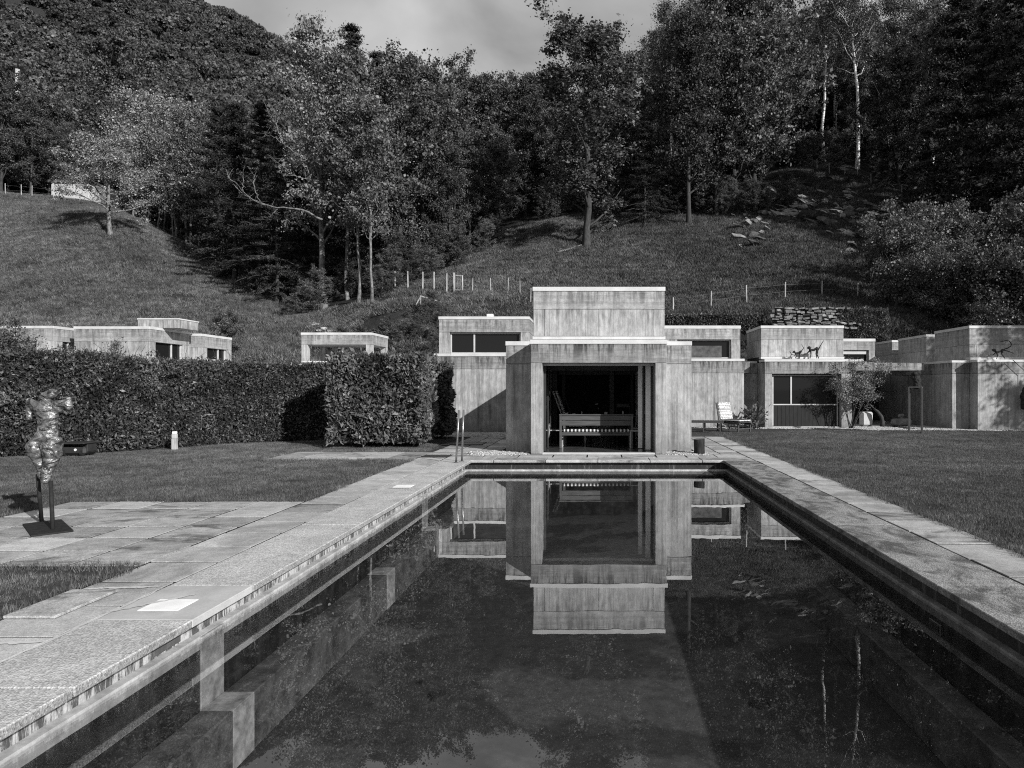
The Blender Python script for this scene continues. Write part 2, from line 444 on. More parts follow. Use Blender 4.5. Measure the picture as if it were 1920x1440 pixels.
def vnoise(x, y, s, seed):
    r = np.random.default_rng(seed).random((256, 256)); x = x / s + 1000; y = y / s + 1000
    xi, yi = np.floor(x).astype(int), np.floor(y).astype(int); fx, fy = x - xi, y - yi
    fx = fx * fx * (3 - 2 * fx); fy = fy * fy * (3 - 2 * fy); g = lambda a, b: r[a % 256, b % 256]
    return (g(xi, yi) * (1 - fx) + g(xi + 1, yi) * fx) * (1 - fy) + (g(xi, yi + 1) * (1 - fx) + g(xi + 1, yi + 1) * fx) * fy - .5
UU, YY = np.meshgrid(UG, YG, indexing='ij'); XX = (UU - CX) * YY / F
amp = np.clip((YY - 36) / 10, 0, 1)
gul = np.exp(-((UU - 690) / 90) ** 2) * np.clip(1 - np.abs(YY - 46) / 12, 0, 1)
ZG = ZG + amp * (vnoise(XX, YY, 5, 1) * .5 + vnoise(XX, YY, 2.2, 2) * .25) + gul * vnoise(XX, YY, 1.6, 5) * 2.2 + np.clip((YY - 110) / 60, 0, 1) * vnoise(XX, YY, 30, 3) * 12
ZG[:, 0] = 0
def H(x, y):
    x = np.asarray(x, float); y = np.asarray(y, float)
    u = np.clip((x * F / np.maximum(y, 1) + CX - UG[0]) / 25.0, 0, len(UG) - 1.001)
    j = np.clip(np.searchsorted(YG, y, 'right') - 1, 0, len(YG) - 2); fy = np.clip((y - YG[j]) / (YG[j + 1] - YG[j]), 0, 1)
    i = u.astype(int); fu = u - i
    z = (ZG[i, j] * (1 - fu) + ZG[i + 1, j] * fu) * (1 - fy) + (ZG[i, j + 1] * (1 - fu) + ZG[i + 1, j + 1] * fu) * fy
    return np.where(y < 33, 0, z)
def U_of(x, y): return x * F / y + CX
# forest boundary: Y where the wood begins for each direction
FU = np.array([-1500, 0, 200, 330, 430, 560, 650, 760, 900, 1000, 1200, 1350, 1480, 1600, 1720, 1790, 1850, 2600, 3600], float)
FY = np.array([97, 97, 95, 90, 82, 56, 52, 56, 64, 74, 72, 70, 84, 82, 74, 58, 50, 46, 46], float)
def forestY(x, y): return np.interp(U_of(x, y), FU, FY)
nU, nY = len(UG), len(YG)
idx = np.arange(nU * nY).reshape(nU, nY)
fq = np.stack([idx[:-1, :-1], idx[1:, :-1], idx[1:, 1:], idx[:-1, 1:]], -1).reshape(-1, 4)
ter = mk('hillside', np.stack([XX, YY, ZG], -1).reshape(-1, 3), fq, None, smooth=True); props(ter, kind='structure')
at = ter.data.attributes.new('wood', 'FLOAT', 'POINT')
wmask = np.clip((YY - np.interp(UU, FU, FY) + 1 + vnoise(XX, YY, 3, 9) * 6) / 4, 0, 1)
wmask = np.maximum(wmask, np.clip(np.abs(gul) * 1.2, 0, .8))
at.data.foreach_set('value', wmask.ravel().astype(np.float32))
t = MT('hill_ground', .95, .1)
a_ = t.n('ShaderNodeAttribute', attribute_name='wood').outputs['Fac']
g_ = t.mul(t.rng(t.noise(5, 7, .8, (1, .7, 1)), .3, .7, .02, .09), t.rng(t.noise(.35, 5, .65), .3, .7, .62, 1.3))
f_ = t.rng(t.noise(3, 6, .75), .3, .7, .012, .05)
t.col(t.mixv(a_, g_, f_)); t.bump(t.noise(7, 6, .75), 1.0, .25); ter.data.materials.append(t.m)

# flat ground with the pool cut out of it
PX0, PX1, PY0, PY1 = -2.96, 2.86, .8, 15.2
gx = sorted(set([-900, -60, -40, -25, PX0, PX1, 25, 40, 60, 1100])); gy = sorted(set([-400, -30, PY0, PY1, 25, 33]))
gv = [(x, y, -.018) for x in gx for y in gy]; gf = []
for i in range(len(gx) - 1):
    for j in range(len(gy) - 1):
        if gx[i] >= PX0 and gx[i + 1] <= PX1 and gy[j] >= PY0 and gy[j + 1] <= PY1: continue
        a = i * len(gy) + j; gf.append([a, a + len(gy), a + len(gy) + 1, a + 1])
props(mk('ground', gv, gf, M['lawn']), kind='structure')

# ------------------------------------------------------------------ pool
pool = struct_root('pool')
WL = -.232
box('pool_floor', -2.9, 2.8, PY0, 15.14, -1.3, -1.2, M['pool_floor'], pool, 0)
for nm, a in (('pool_wall', (-3.1, -2.9, PY0, 15.14, -1.3, -.31)), ('pool_wall', (2.8, 3.0, PY0, 15.14, -1.3, -.31)),
              ('pool_wall', (-3.1, 3.0, 15.14, 15.35, -1.3, -.31)), ('pool_wall', (-3.1, 3.0, PY0 - .2, PY0 - .004, -1.3, -.06))):
    box(nm, *a, M['pool_wall'], pool, 0)
# upper gutter faces and their pale edge
box('gutter_face', -3.1, -2.963, PY0, 15.2, -.308, -.058, M['gutter_l'], pool, 0)
box('gutter_face', 2.863, 3.0, PY0, 15.2, -.308, -.058, M['gutter_r'], pool, 0)
box('gutter_face', -3.1, 3.0, 15.203, 15.4, -.308, -.058, M['gutter_r'], pool, 0)
def wavy_edge(x0, x1, y0, y1, along_y, mat='ledge', n=140):
    """gutter edge with a slightly worn front"""
    v, f = [], []
    for i in range(n + 1):
        s = i / n; w = float(vnoise(np.array([s * 60.]), np.array([3.]), 1.2, 11)[0]) * .014
        if along_y:
            yy = y0 + (y1 - y0) * s; inner = x1 + (w if x1 > x0 else -w)
            v += [(x0, yy, -.208), (inner, yy, -.214 + w * .3), (inner, yy, -.31), (x0, yy, -.31)]
        else:
            xx = x0 + (x1 - x0) * s
            v += [(xx, y1, -.208), (xx, y0 - w, -.214), (xx, y0 - w, -.31), (xx, y1, -.31)]
        if i:
            a = (i - 1) * 4
            for k in range(4): f.append([a + k, a + 4 + k, a + 4 + (k + 1) % 4, a + (k + 1) % 4])
    o = mk('gutter_edge', v, f, M[mat], pool); return o
wavy_edge(-2.963, -2.905, PY0, 15.13, True); wavy_edge(2.863, 2.808, PY0, 15.13, True, 'ledge_r'); wavy_edge(-2.963, 2.863, 15.13, 15.203, False)
box('shelf', -2.9, -2.66, PY0, 15.13, -1.2, -.75, M['shelf'], pool, .01)
box('shelf', 2.56, 2.8, PY0, 15.13, -1.2, -.75, M['shelf'], pool, .01)
for y0, y1, full in ((4.98, 5.28, True), (8.6, 8.93, False), (11.25, 11.6, True)):
    box('white_strip', -2.91, -2.655, y0, y1, -.76, -.745, M['pool_white'], pool, .002)
    box('white_strip', -2.668, -2.653, y0, y1, -1.19, -.7605, M['pool_white'], pool, .002)
    if full: box('white_strip', -2.91, -2.888, y0, y1, -.744, -.218, M['pool_white'], pool, .002)
for x, y in ((X(823, 6.2), 6.2), (X(1423, 6.05), 6.05)):
    bm = bmesh.new(); bmesh.ops.create_cone(bm, cap_ends=True, segments=24, radius1=.10, radius2=.07, depth=.03, matrix=Matrix.Translation((x, y, -1.185)))
    from_bm('floor_drain', bm, M['dark_iron'], pool, local=True)
box('wall_light', 2.775, 2.799, 5.55, 5.75, -.42, -.33, M['steel'], pool, .004)
box('wall_light_lens', 2.768, 2.7745, 5.58, 5.72, -.405, -.345, M['dark_plastic'], pool, .002)
wtr = mk('water', [(-2.899, PY0, WL), (2.799, PY0, WL), (2.799, 15.139, WL), (-2.899, 15.139, WL)], [[0, 1, 2, 3]], M['water']); props(wtr, kind='structure')
# coping slabs
for a_, b_ in ((-3.484, -2.83), (2.78, 3.456)): box('joint_fill', a_, b_, PY0, 15.1, -.05, -.009, simple('joint_dirt', .02, .95, .1), pool, 0)
box('joint_fill', -3.47, 3.45, 15.13, 15.73, -.05, -.009, M['joint_dirt'], pool, 0)
cuts = [PY0, 3.65, 5.55, 8.0, 10.5, 13.0, 15.1]
for k in range(len(cuts) - 1):
    y0, y1 = cuts[k] + .006, cuts[k + 1] - .006
    if k == 1:
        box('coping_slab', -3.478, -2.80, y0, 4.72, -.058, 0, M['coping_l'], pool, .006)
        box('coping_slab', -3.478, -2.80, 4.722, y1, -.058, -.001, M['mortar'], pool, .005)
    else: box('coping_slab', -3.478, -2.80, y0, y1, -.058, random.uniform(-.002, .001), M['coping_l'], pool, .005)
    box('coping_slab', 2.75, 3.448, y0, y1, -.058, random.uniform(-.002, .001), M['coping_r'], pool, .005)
for k in range(6):
    x0 = -3.478 + k * 1.154
    box('coping_slab', x0 + .004, x0 + 1.15, 15.1, 15.72, -.058, random.uniform(-.002, .001), M['paver_old' if k % 2 else 'paver'], pool, .01)
box('skimmer_lid', -3.31, -3.02, 4.91, 5.17, -.02, .004, M['white'], pool, .003)
box('skimmer_lid', -3.31, -3.02, 11.0, 11.26, -.02, .004, M['white'], pool, .003)
def smear(x0, y0, x1, y1, w, seed, z=.0035):
    r = random.Random(seed); n = 26; L_, R2 = [], []
    dx, dy = x1 - x0, y1 - y0; q = math.hypot(dx, dy); nx, ny = -dy / q, dx / q
    for i in range(n + 1):
        s_ = i / n; e = .25 + .75 * math.sin(math.pi * s_) ** .5; cx_, cy_ = x0 + dx * s_ + r.uniform(-.01, .01), y0 + dy * s_ + r.uniform(-.01, .01)
        a_, b_ = w * e * r.uniform(.3, 1), w * e * r.uniform(.3, 1); L_.append((cx_ + nx * a_, cy_ + ny * a_, z)); R2.append((cx_ - nx * b_, cy_ - ny * b_, z))
    mk('mortar_smear', L_ + R2, [[i, i + 1, n + 2 + i, n + 1 + i][::-1] for i in range(n)], M['ledge'] if seed == 9 else M['coping'], pool)
smear(-3.47, 3.55, -3.47, 5.45, .02, 1); smear(-4.1, 5.43, -3.5, 5.5, .03, 2, .005); smear(-4.1, 4.22, -3.5, 4.3, .04, 3, .005); smear(-3.5, 4.86, -3.1, 5.3, .03, 4, .005); smear(-3.36, 10.9, -3.0, 10.86, .05, 5, .005)
# a broken piece of gutter under the first skimmer
box('skimmer_mouth', -3.0, -2.955, 4.55, 4.85, -.20, -.09, M['stone_dark'], pool, .01)
props(box('leaf', X(1075, 4.99) - .03, X(1075, 4.99) + .03, 4.95, 5.03, WL + .001, WL + .004, M['dark_iron'], None, 0), 'small dark leaf afloat on the pool below the tower reflection', 'leaf')

# ------------------------------------------------------------------ paving
PAVED = []
def pave(root, x0, x1, y0, y1, nx, ny, mats, gap=.025, skip=(), jit=.004, phase=None):
    PAVED.append((x0, x1, y0, y1))
    xs = np.linspace(x0, x1, nx + 1); ys = np.linspace(y0, y1, ny + 1)
    for i in range(nx):
        for j in range(ny):
            if (i, j) in skip: continue
            mm = mats(i, j) if callable(mats) else mats
            bm = bmesh.new()
            vs_ = bm_box(bm, xs[i] + gap * random.uniform(.4, 1), xs[i + 1] - gap * random.uniform(.3, .8), ys[j] + gap * random.uniform(.4, 1), ys[j + 1] - gap * random.uniform(.3, 1), -.045, 0, .0015)
            tz = random.uniform(-jit, jit * .5); tx, ty = random.uniform(-.006, .006), random.uniform(-.006, .006); c = ((xs[i] + xs[i + 1]) / 2, (ys[j] + ys[j + 1]) / 2)
            for v in bm.verts: v.co.z += tz + (v.co.x - c[0]) * tx + (v.co.y - c[1]) * ty
            from_bm('paver', bm, mm, root)
R_ = random.Random(3)
M['bed'] = simple('paving_bed', .022, .95, .1, 30, .5)
def mx_new(p): return lambda i, j: M['paver'] if R_.random() < p else M['paver_old']
rp = struct_root('pool_path')
pave(rp, 3.456, 4.07, .86, 22.4, 1, 35, mx_new(.8))
PAVED.append((-3.5, 3.46, .8, 15.75))
far = struct_root('entrance_path')
pave(far, -3.48, 1.34, 15.73, 16.46, 6, 1, mx_new(.6))
pave(far, 1.34, 3.448, 15.73, 16.46, 3, 1, mx_new(.5))
pave(far, 2.42, 3.448, 16.46, 22.4, 2, 10, mx_new(.35))
pave(far, -4.13, -2.45, 16.46, 22.2, 3, 9, mx_new(.2))
ter_ = struct_root('terrace')
pave(ter_, -4.13, -3.485, .62, 15.72, 1, 24, mx_new(.92))
bright = {(3, 2), (4, 5), (2, 0), (5, 4)}
pave(ter_, -7.4, -4.135, 6.14, 9.64, 5, 6, lambda i, j: M['paver'] if (i, j) in bright or R_.random() < .1 else M['paver_old'])
gp = struct_root('garden_path')
pave(gp, -7.5, -4.135, 15.25, 17.1, 5, 3, mx_new(.35))
for k_, (a_, b_, c_, d_) in enumerate([(3.45, 4.075, .8, 22.42), (-3.48, 3.45, 15.7, 16.47), (2.41, 3.45, 16.47, 22.42), (-4.14, -2.44, 16.47, 22.2), (-4.14, -3.48, .62, 15.7), (-7.41, -4.14, 6.13, 9.65), (-7.51, -4.14, 15.24, 17.11)]):
    box('paving_bed', a_, b_, c_, d_, -.0175, -.0085, M['bed'], ter_, 0)
near = box('near_deck', -8, 8, -3, .796 - .02, -.045, -.003, M['paver_old']); props(near, kind='structure'); PAVED.append((-8, 8, -3, .8))
box('edge_slab', -4.12, -3.76, 4.73, 5.36, .002, .022, M['paver_old'], ter_, .004)

# ------------------------------------------------------------------ concrete buildings
def split_row(parent, x0, x1, y0, y1, z0, z1, cuts, mat, g=.006):
    xs = [x0] + list(cuts) + [x1]
    for i in range(len(xs) - 1):
        box('wall_panel', xs[i] + (g / 2 if i else 0), xs[i + 1] - (g / 2 if i < len(xs) - 2 else 0), y0, y1, z0 + g / 2, z1 - g / 2, M[mat], parent, .006)
def core(parent, x0, x1, y0, y1, z0, z1): box('wall_core', x0 + .02, x1 - .02, y0 + .02, y1 - .02, z0, z1, M['dark_interior'], parent, 0)
def coping(parent, x0, x1, y0, y1, ztop, h=.09, o=.02):
    box('roof_coping', x0 - o, x1 + o, y0 - o, y1 + o, ztop - h, ztop, M['coping'], parent, .006)
def window(parent, x0, x1, y, z0, z1, mullions=(), fw=.05, depth=.06, mat='frame_metal', room=.0):
    """frame ring, mullions and panes, set back in its opening"""
    w = box('window', x0, x1, y, y + depth, z1 - fw, z1, M[mat], parent, .004)
    box('sill', x0, x1, y - .01, y + depth, z0, z0 + fw, M[mat], w, .004, )
    xs = [x0] + list(mullions) + [x1]
    for i, xx in enumerate(xs):
        a, b = (xx, xx + fw) if i == 0 else ((xx - fw, xx) if i == len(xs) - 1 else (xx - fw * .6, xx + fw * .6))
        box('mullion', a, b, y, y + depth, z0 + fw + .001, z1 - fw - .001, M[mat], w, .003)
    for i in range(len(xs) - 1):
        box('pane', xs[i] + fw * .5, xs[i + 1] - fw * .5, y + .03, y + .04, z0 + fw * .5, z1 - fw * .5, M['glass'], w, 0)
    return w

# --- central pavilion
cp = thing('concrete_pavilion', 'tall concrete pavilion with a wide open front at the head of the pool', 'building', (0, 16.5, 0))
Yf = 16.5
xl, xr = X(995, Yf), X(1250, Yf); jl, jr = X(1016.5, Yf), X(1228.5, Yf)
zt = Z(637, Yf); zl = Z(680.5, Yf); zb = Z(645, Yf)
for a, b in ((xl, jl), (jr, xr)): box('jamb', a, b, Yf, Yf + .55, 0, zl - .004, M['wall_lo'], cp, .01)
box('lintel', xl, xr, Yf, Yf + .6, zl, zb, M['band_lo'], cp, .01)
coping(cp, xl, xr, Yf, Yf + 1.2, zt, zt - zb)
# outer piers with their own cap and a band at the top
Yp = 17.25
for a, b in ((X(948.5, Yp), xl - .004), (xr + .004, X(1296.5, Yp))):
    box('pier', a, b, Yp, Yp + 1.1, 0, Z(682.5, Yp) - .004, M['wall_lo'], cp, .01)
    box('pier_band', a, b, Yp, Yp + 1.1, Z(682.5, Yp) + .004, Z(648, Yp), M['band_lo'], cp, .01)
    coping(cp, a, b, Yp, Yp + 1.1, Z(640, Yp), Z(640, Yp) - Z(648, Yp), .012)
# side walls, roof slab, back wall
box('side_wall', xl + .01, xl + .25, Yf + .551, 23.6, 0, zb, M['inner'], cp, .006)
box('side_wall', xr - .25, xr - .01, Yf + .551, 23.6, 0, zb, M['inner'], cp, .006)
box('roof_slab', xl + .26, xr - .26, Yf + .602, 23.6, zl + .12, zb, M['ceiling'], cp, 0)
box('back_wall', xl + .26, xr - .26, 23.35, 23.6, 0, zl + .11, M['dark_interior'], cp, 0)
box('floor_slab', xl + .24, xr - .24, Yf + .05, 23.34, -.03, .018, M['floor_tile'], cp, .004)
box('threshold', jl + .002, jr - .002, Yf + .01, Yf + .18, -.03, .03, M['frame_metal'], cp, .004)
box('door_head', jl + .002, jr - .002, Yf + .3, Yf + .42, zl - .055, zl - .003, M['frame_metal'], cp, .004)
# tower
Yt = 17.3; tx0, tx1 = X(1000, Yt), X(1246, Yt); tzt = Z(538, Yt)
core(cp, tx0, tx1, Yt, 18.9, Z(632, Yt), tzt - .1)
split_row(cp, tx0, tx1, Yt, 18.9, Z(580, Yt), Z(546, Yt), [], 'band_hi')
split_row(cp, tx0, tx1, Yt, 18.9, Z(630.5, Yt), Z(580, Yt), [X(1020.5, Yt), X(1122.5, Yt), X(1224.5, Yt)], 'wall_hi')
coping(cp, tx0, tx1, Yt, 18.9, tzt, tzt - Z(546, Yt))
box('flashing', tx0 - .02, tx1 + .02, Yt - .04, Yt + .3, Z(636.5, Yt), Z(631, Yt), M['coping'], cp, .004)
# indoor partitions and door leaves
box('partition', X(1147, 21) - .07, X(1147, 21) + .07, 20.9, 21.05, .02, zl + .1, M['bench_wood'], cp, .004)
for px, Y_, w_, mm in ((1040, 20.2, .07, 'frame_dark'), (1057, 21.5, .05, 'dark_wood'), (1185, 21.5, .05, 'dark_wood'), (1201.5, 19.8, .11, 'old_plaster')):
    box('door_leaf', X(px, Y_) - w_, X(px, Y_) + w_, Y_, Y_ + .9, .02, zl + .1, M[mm], cp, .004)
for px0, px1, Y_ in ((1196.5, 1204.5, 17.75), (1210.5, 1220, 17.35)):
    box('door_panel', X(px0, Y_), X(px1, Y_), Y_, Y_ + .05, .03, zl + .05, M['white'], cp, .004)  # white colour stands in for sunlight that does not reach these panels
    box('door_edge', X(px1, Y_) + .004, X(px1, Y_) + .05, Y_ - .02, Y_ + .08, .03, zl + .05, M['dark_wood'], cp, .004)
for k_ in range(2): box('door_leaf', -1.37, -1.31, 16.95 + k_ * .9, 17.8 + k_ * .9, .03, zl + .05, M['glass'], cp, .004)
for k_ in range(3): box('door_stile', -1.375, -1.295, 16.90 + k_ * .88, 16.96 + k_ * .88, .03, zl + .05, M['frame_dark'], cp, .004)
box('beam', xl + .27, xr - .27, 19.2, 19.35, zl - .12, zl + .118, M['dark_wood'], cp, .004)
box('beam', xl + .27, xr - .27, 21.1, 21.2, zl - .2, zl + .118, M['dark_wood'], cp, .004)
box('low_wall', X(1092, 22.6), X(1143, 22.6), 22.6, 22.8, .02, .62, M['inner'], cp, .004)

def clerestory(parent, x0, x1, y0, y1, ztop, zc, zw1, zw0, zbot, jl_, jr_, mull=(), side_r=False, hollow=True):
    """small roof block: coping, band, two posts and a recessed strip window"""
    coping(parent, x0, x1, y0, y1, ztop, ztop - zc)
    box('lintel', x0, x1, y0, y1, zw1, zc - .001, M['band_hi'], parent, .008)
    box('post', x0, jl_, y0, y0 + .35, zbot, zw1 - .004, M['wall_hi'], parent, .008)
    box('post', jr_, x1, y0, y0 + .35, zbot, zw1 - .004, M['wall_hi'], parent, .008)
    window(parent, jl_ + .004, jr_ - .004, y0 + .14, zw0, zw1 - .005, mull)
    if hollow: box('back_wall', x0, x1, y1 - .2, y1, zbot, zw1 - .004, M['wall_hi'], parent, .008)

# --- left wing behind the pool (wall, raised window block)
lw = thing('house_wing', 'concrete wing with a long two-pane roof window between clipped hedge and pavilion', 'building', (-4.5, 24.66, 0))
Yl = 24.66; a, b = X(814, Yl), -1.7
box('wall_panel', a, b, Yl, Yl + .3, 0, Z(692, Yl) - .004, M['wall_lo'], lw, .01)
box('wall_panel', a, b, Yl, Yl + .3, Z(692, Yl) + .004, Z(668, Yl), M['band_lo'], lw, .01)
box('roof', a - 1.2, b, Yl + .301, 29, 2.2, Z(668, Yl) - .02, M['band_lo'], lw, .01)
coping(lw, a, b, Yl, Yl + .4, Z(663, Yl), .1)
coping(lw, a - .55, a - .03, Yl + .25, Yl + 1, Z(665.5, Yl + .3), .1, .0)
Yu = 25.4; ux0, ux1 = X(823, Yu), X(992, Yu)
clerestory(lw, ux0, ux1, Yu, 28.2, Z(593.5, Yu), Z(599, Yu), Z(623, Yu), Z(663, Yu), 2.7, X(843, Yu), X(976, Yu), [X(888, Yu)])
box('side_wall', ux1 - .25, ux1, Yu + .36, 27.9, 2.7, Z(623, Yu) - .004, M['wall_hi'], lw, .008)
box('roof_vent', X(913, 26.5), X(925, 26.5), 26.4, 26.7, Z(594, Yu), Z(589, 26.5), M['coping'], lw, .01)

# --- right wing (wall behind the loungers, window block)
rw = thing('house_wing', 'concrete wing with a single strip window behind the loungers', 'building', (5, 27.75, 0))
Yr = 27.75; rx1 = X(1395, Yr)
box('wall_panel', 1.75, rx1, Yr, Yr + .3, 0, Z(699.5, Yr) - .004, M['wall_lo'], rw, .01)
box('wall_panel', 1.75, rx1, Yr, Yr + .3, Z(699.5, Yr) + .004, Z(677, Yr), M['band_lo'], rw, .01)
coping(rw, 1.75, rx1, Yr, Yr + .4, Z(672.6, Yr), .1)
box('roof', 1.75, rx1 + .3, Yr + .301, 36, 2.2, Z(677, Yr) - .02, M['band_lo'], rw, .01)
Yv = 28.35
clerestory(rw, X(1236, Yv), X(1388, Yv), Yv, 31.5, Z(610.5, Yv), Z(616.5, Yv), Z(636.5, Yv), Z(672, Yv), 2.7, X(1270, Yv), X(1371, Yv))
box('reflection_panel', X(1290, Yv + .9), X(1347, Yv + .9), Yv + .12, Yv + .125, Z(670, Yv), Z(648, Yv), M['stone_dark'], rw, 0)  # paler rectangle standing for a lit reflection in the window glass

# --- block with the monkeys
mw = thing('house_wing', 'concrete wing with boarded lower window and monkey sculptures on its ledge', 'building', (8.3, 27.4, 0))
Ym = 27.4; mx0, mx1 = X(1434, Ym), X(1595, Ym); o0, o1 = X(1447.5, Ym), X(1577.5, Ym)
zh = Z(701, Ym); zlt = Z(679, Ym)
box('jamb', mx0, o0, Ym, Ym + .45, 0, zh - .004, M['wall_lo'], mw, .01)
box('jamb', o1, mx1 + .05, Ym, Ym + .45, 0, zh - .004, M['wall_lo'], mw, .01)
box('lintel', mx0, mx1, Ym, Ym + .5, zh, zlt, M['band_lo'], mw, .01)
coping(mw, mx0, mx1, Ym, Ym + .9, Z(673.5, Ym), .1)
box('side_wall', mx0 + .003, mx0 + .25, Ym + .46, 28.75, 0, zlt, M['wall_lo'], mw, .01)
box('recess_wall', rx1 - .3, mx0 - .001, 28.65, 28.95, 0, Z(699.5, Ym) - .004, M['wall_lo'], mw, .01)
box('recess_wall', rx1 - .3, mx0 - .001, 28.65, 28.95, Z(699.5, Ym) + .004, zlt, M['band_lo'], mw, .01)
coping(mw, rx1 + .03, mx0 - .03, 28.65, 29.6, Z(675, Ym), .09, .015)
box('roof', mx0 + .26, 13.3, Ym + .52, 35.5, 2.3, zlt - .02, M['band_lo'], mw, .01)
Yk = 28.0; kx0, kx1 = X(1427, Yk), X(1581.5, Yk); kt = Z(610.5, Yk)
core(mw, kx0, kx1, Yk, 30.7, 2.7, kt - .1)
split_row(mw, kx0, kx1, Yk, 30.7, Z(636.5, Yk), Z(615.5, Yk), [], 'band_hi')
split_row(mw, kx0, kx1, Yk, 30.7, Z(669, Yk), Z(636.5, Yk), [X(1440.5, Yk), X(1474, Yk), X(1568, Yk)], 'wall_hi')
coping(mw, kx0, kx1, Yk, 30.7, kt, kt - Z(615.5, Yk))
box('flashing', kx0 - .02, kx1 + .02, Yk - .05, Yk + .3, Z(673, Yk), Z(669.2, Yk), M['coping'], mw, .004)
# big window with boarded lower half
wz0, wz1, wm = .03, zh - .03, Z(760, Ym)
w = window(mw, o0 + .06, o1 - .06, Ym + .2, wm, wz1, [X(1486, Ym)], .05)
box('window_post', o0 + .06, o0 + .11, Ym + .2, Ym + .26, wz0 + .04, wm - .002, M['frame_metal'], w, .003)
box('window_post', o1 - .11, o1 - .06, Ym + .2, Ym + .26, wz0 + .04, wm - .002, M['frame_metal'], w, .003)
box('threshold', o0 + .004, o1 - .004, Ym + .1, Ym + .3, 0, .04, M['frame_metal'], w, .003)
nb = 16
for i in range(nb):
    x0 = o0 + .112 + (o1 - o0 - .224) * i / nb
    box('board', x0 + .004, x0 + (o1 - o0 - .224) / nb - .004, Ym + .215, Ym + .24, .045, wm - .003, M['board_dark'], w, .003)
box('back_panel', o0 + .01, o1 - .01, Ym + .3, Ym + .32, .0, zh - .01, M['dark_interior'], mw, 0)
# low window block to its right
Ys = 33.4
clerestory(mw, X(1575, Ys), X(1640.5, Ys), Ys, 35.2, Z(635, Ys), Z(640.5, Ys), Z(656.5, Ys), Z(684, Ys), 2.5, X(1578, Ys), X(1629, Ys))
box('blind_box', X(1580, Ys), X(1626, Ys), Ys + .1, Ys + .13, Z(664, Ys), Z(658, Ys), M['frame_metal'], mw, .004)
# passage lintel
Yq = 29.5
box('passage_lintel', mx1 + .06, X(1720, Yq), Yq, Yq + .5, Z(703, Yq), Z(683.5, Yq), M['band_lo'], mw, .01)
coping(mw, mx1 + .3, X(1720, Yq), Yq, Yq + .6, Z(680, Yq), .09)
coping(mw, mx1 + .04, X(1614, 27.9), 27.6, 28.2, Z(674.5, 27.9), .09, 0)
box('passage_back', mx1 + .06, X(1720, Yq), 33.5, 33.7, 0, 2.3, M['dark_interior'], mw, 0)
box('passage_floor', mx1 + .2, 13.6, 28.4, 33.4, -.02, .012, M['paver_old'], mw, 0)
box('side_wall', mx1 - .2, mx1 + .05, Ym + .46, 33.4, 0, zlt - .02, M['wall_lo'], mw, .01)

# --- far right wing with three stepped roof blocks
fw_ = thing('house_wing', 'stepped concrete wing with three blank roof blocks at the right edge', 'building', (15, 26, 0))
sx = 13.72; Ya, Yb = 26.55, 26.0; bx = X(1833, Yb)
for (x0, x1, y0, y1) in ((sx, bx, Ya, 33.6), (bx, 21, Yb, 33.6)):
    box('wall_panel', x0, x1 - .001, y0, y1, 0, Z(700.3, Yb) - .004, M['wall_lo'], fw_, .01)
    box('wall_panel', x0, x1 - .001, y0, y1, Z(700.3, Yb) + .004, Z(679, Yb), M['band_lo'], fw_, .01)
    coping(fw_, x0, x1 - .05, y0, y1, Z(674.3, Yb) - (.006 if x0 < bx - .1 else 0), .09)
z_top = Z(610.5, 26.65)
for (x0, x1, y0, y1, c) in ((14.45, 21, 26.65, 29.4, True), (14.9, 16.9, 31.1, 34.0, False), (14.93, 16.6, 34.8, 36.9, False)):
    zz = z_top if c else z_top + .0
    core(fw_, x0, x1, y0, y1, 2.5, zz - .1)
    split_row(fw_, x0, x1, y0, y1, zz - .75, zz - .11, [], 'band_hi')
    split_row(fw_, x0, x1, y0, y1, 2.55, zz - .75, [x0 + .27] if c else [], 'wall_hi')
    coping(fw_, x0, x1, y0, y1, zz, .11)
box('flashing', 14.43, 21, 26.55, 26.9, 2.69, 2.78, M['coping'], fw_, .004)

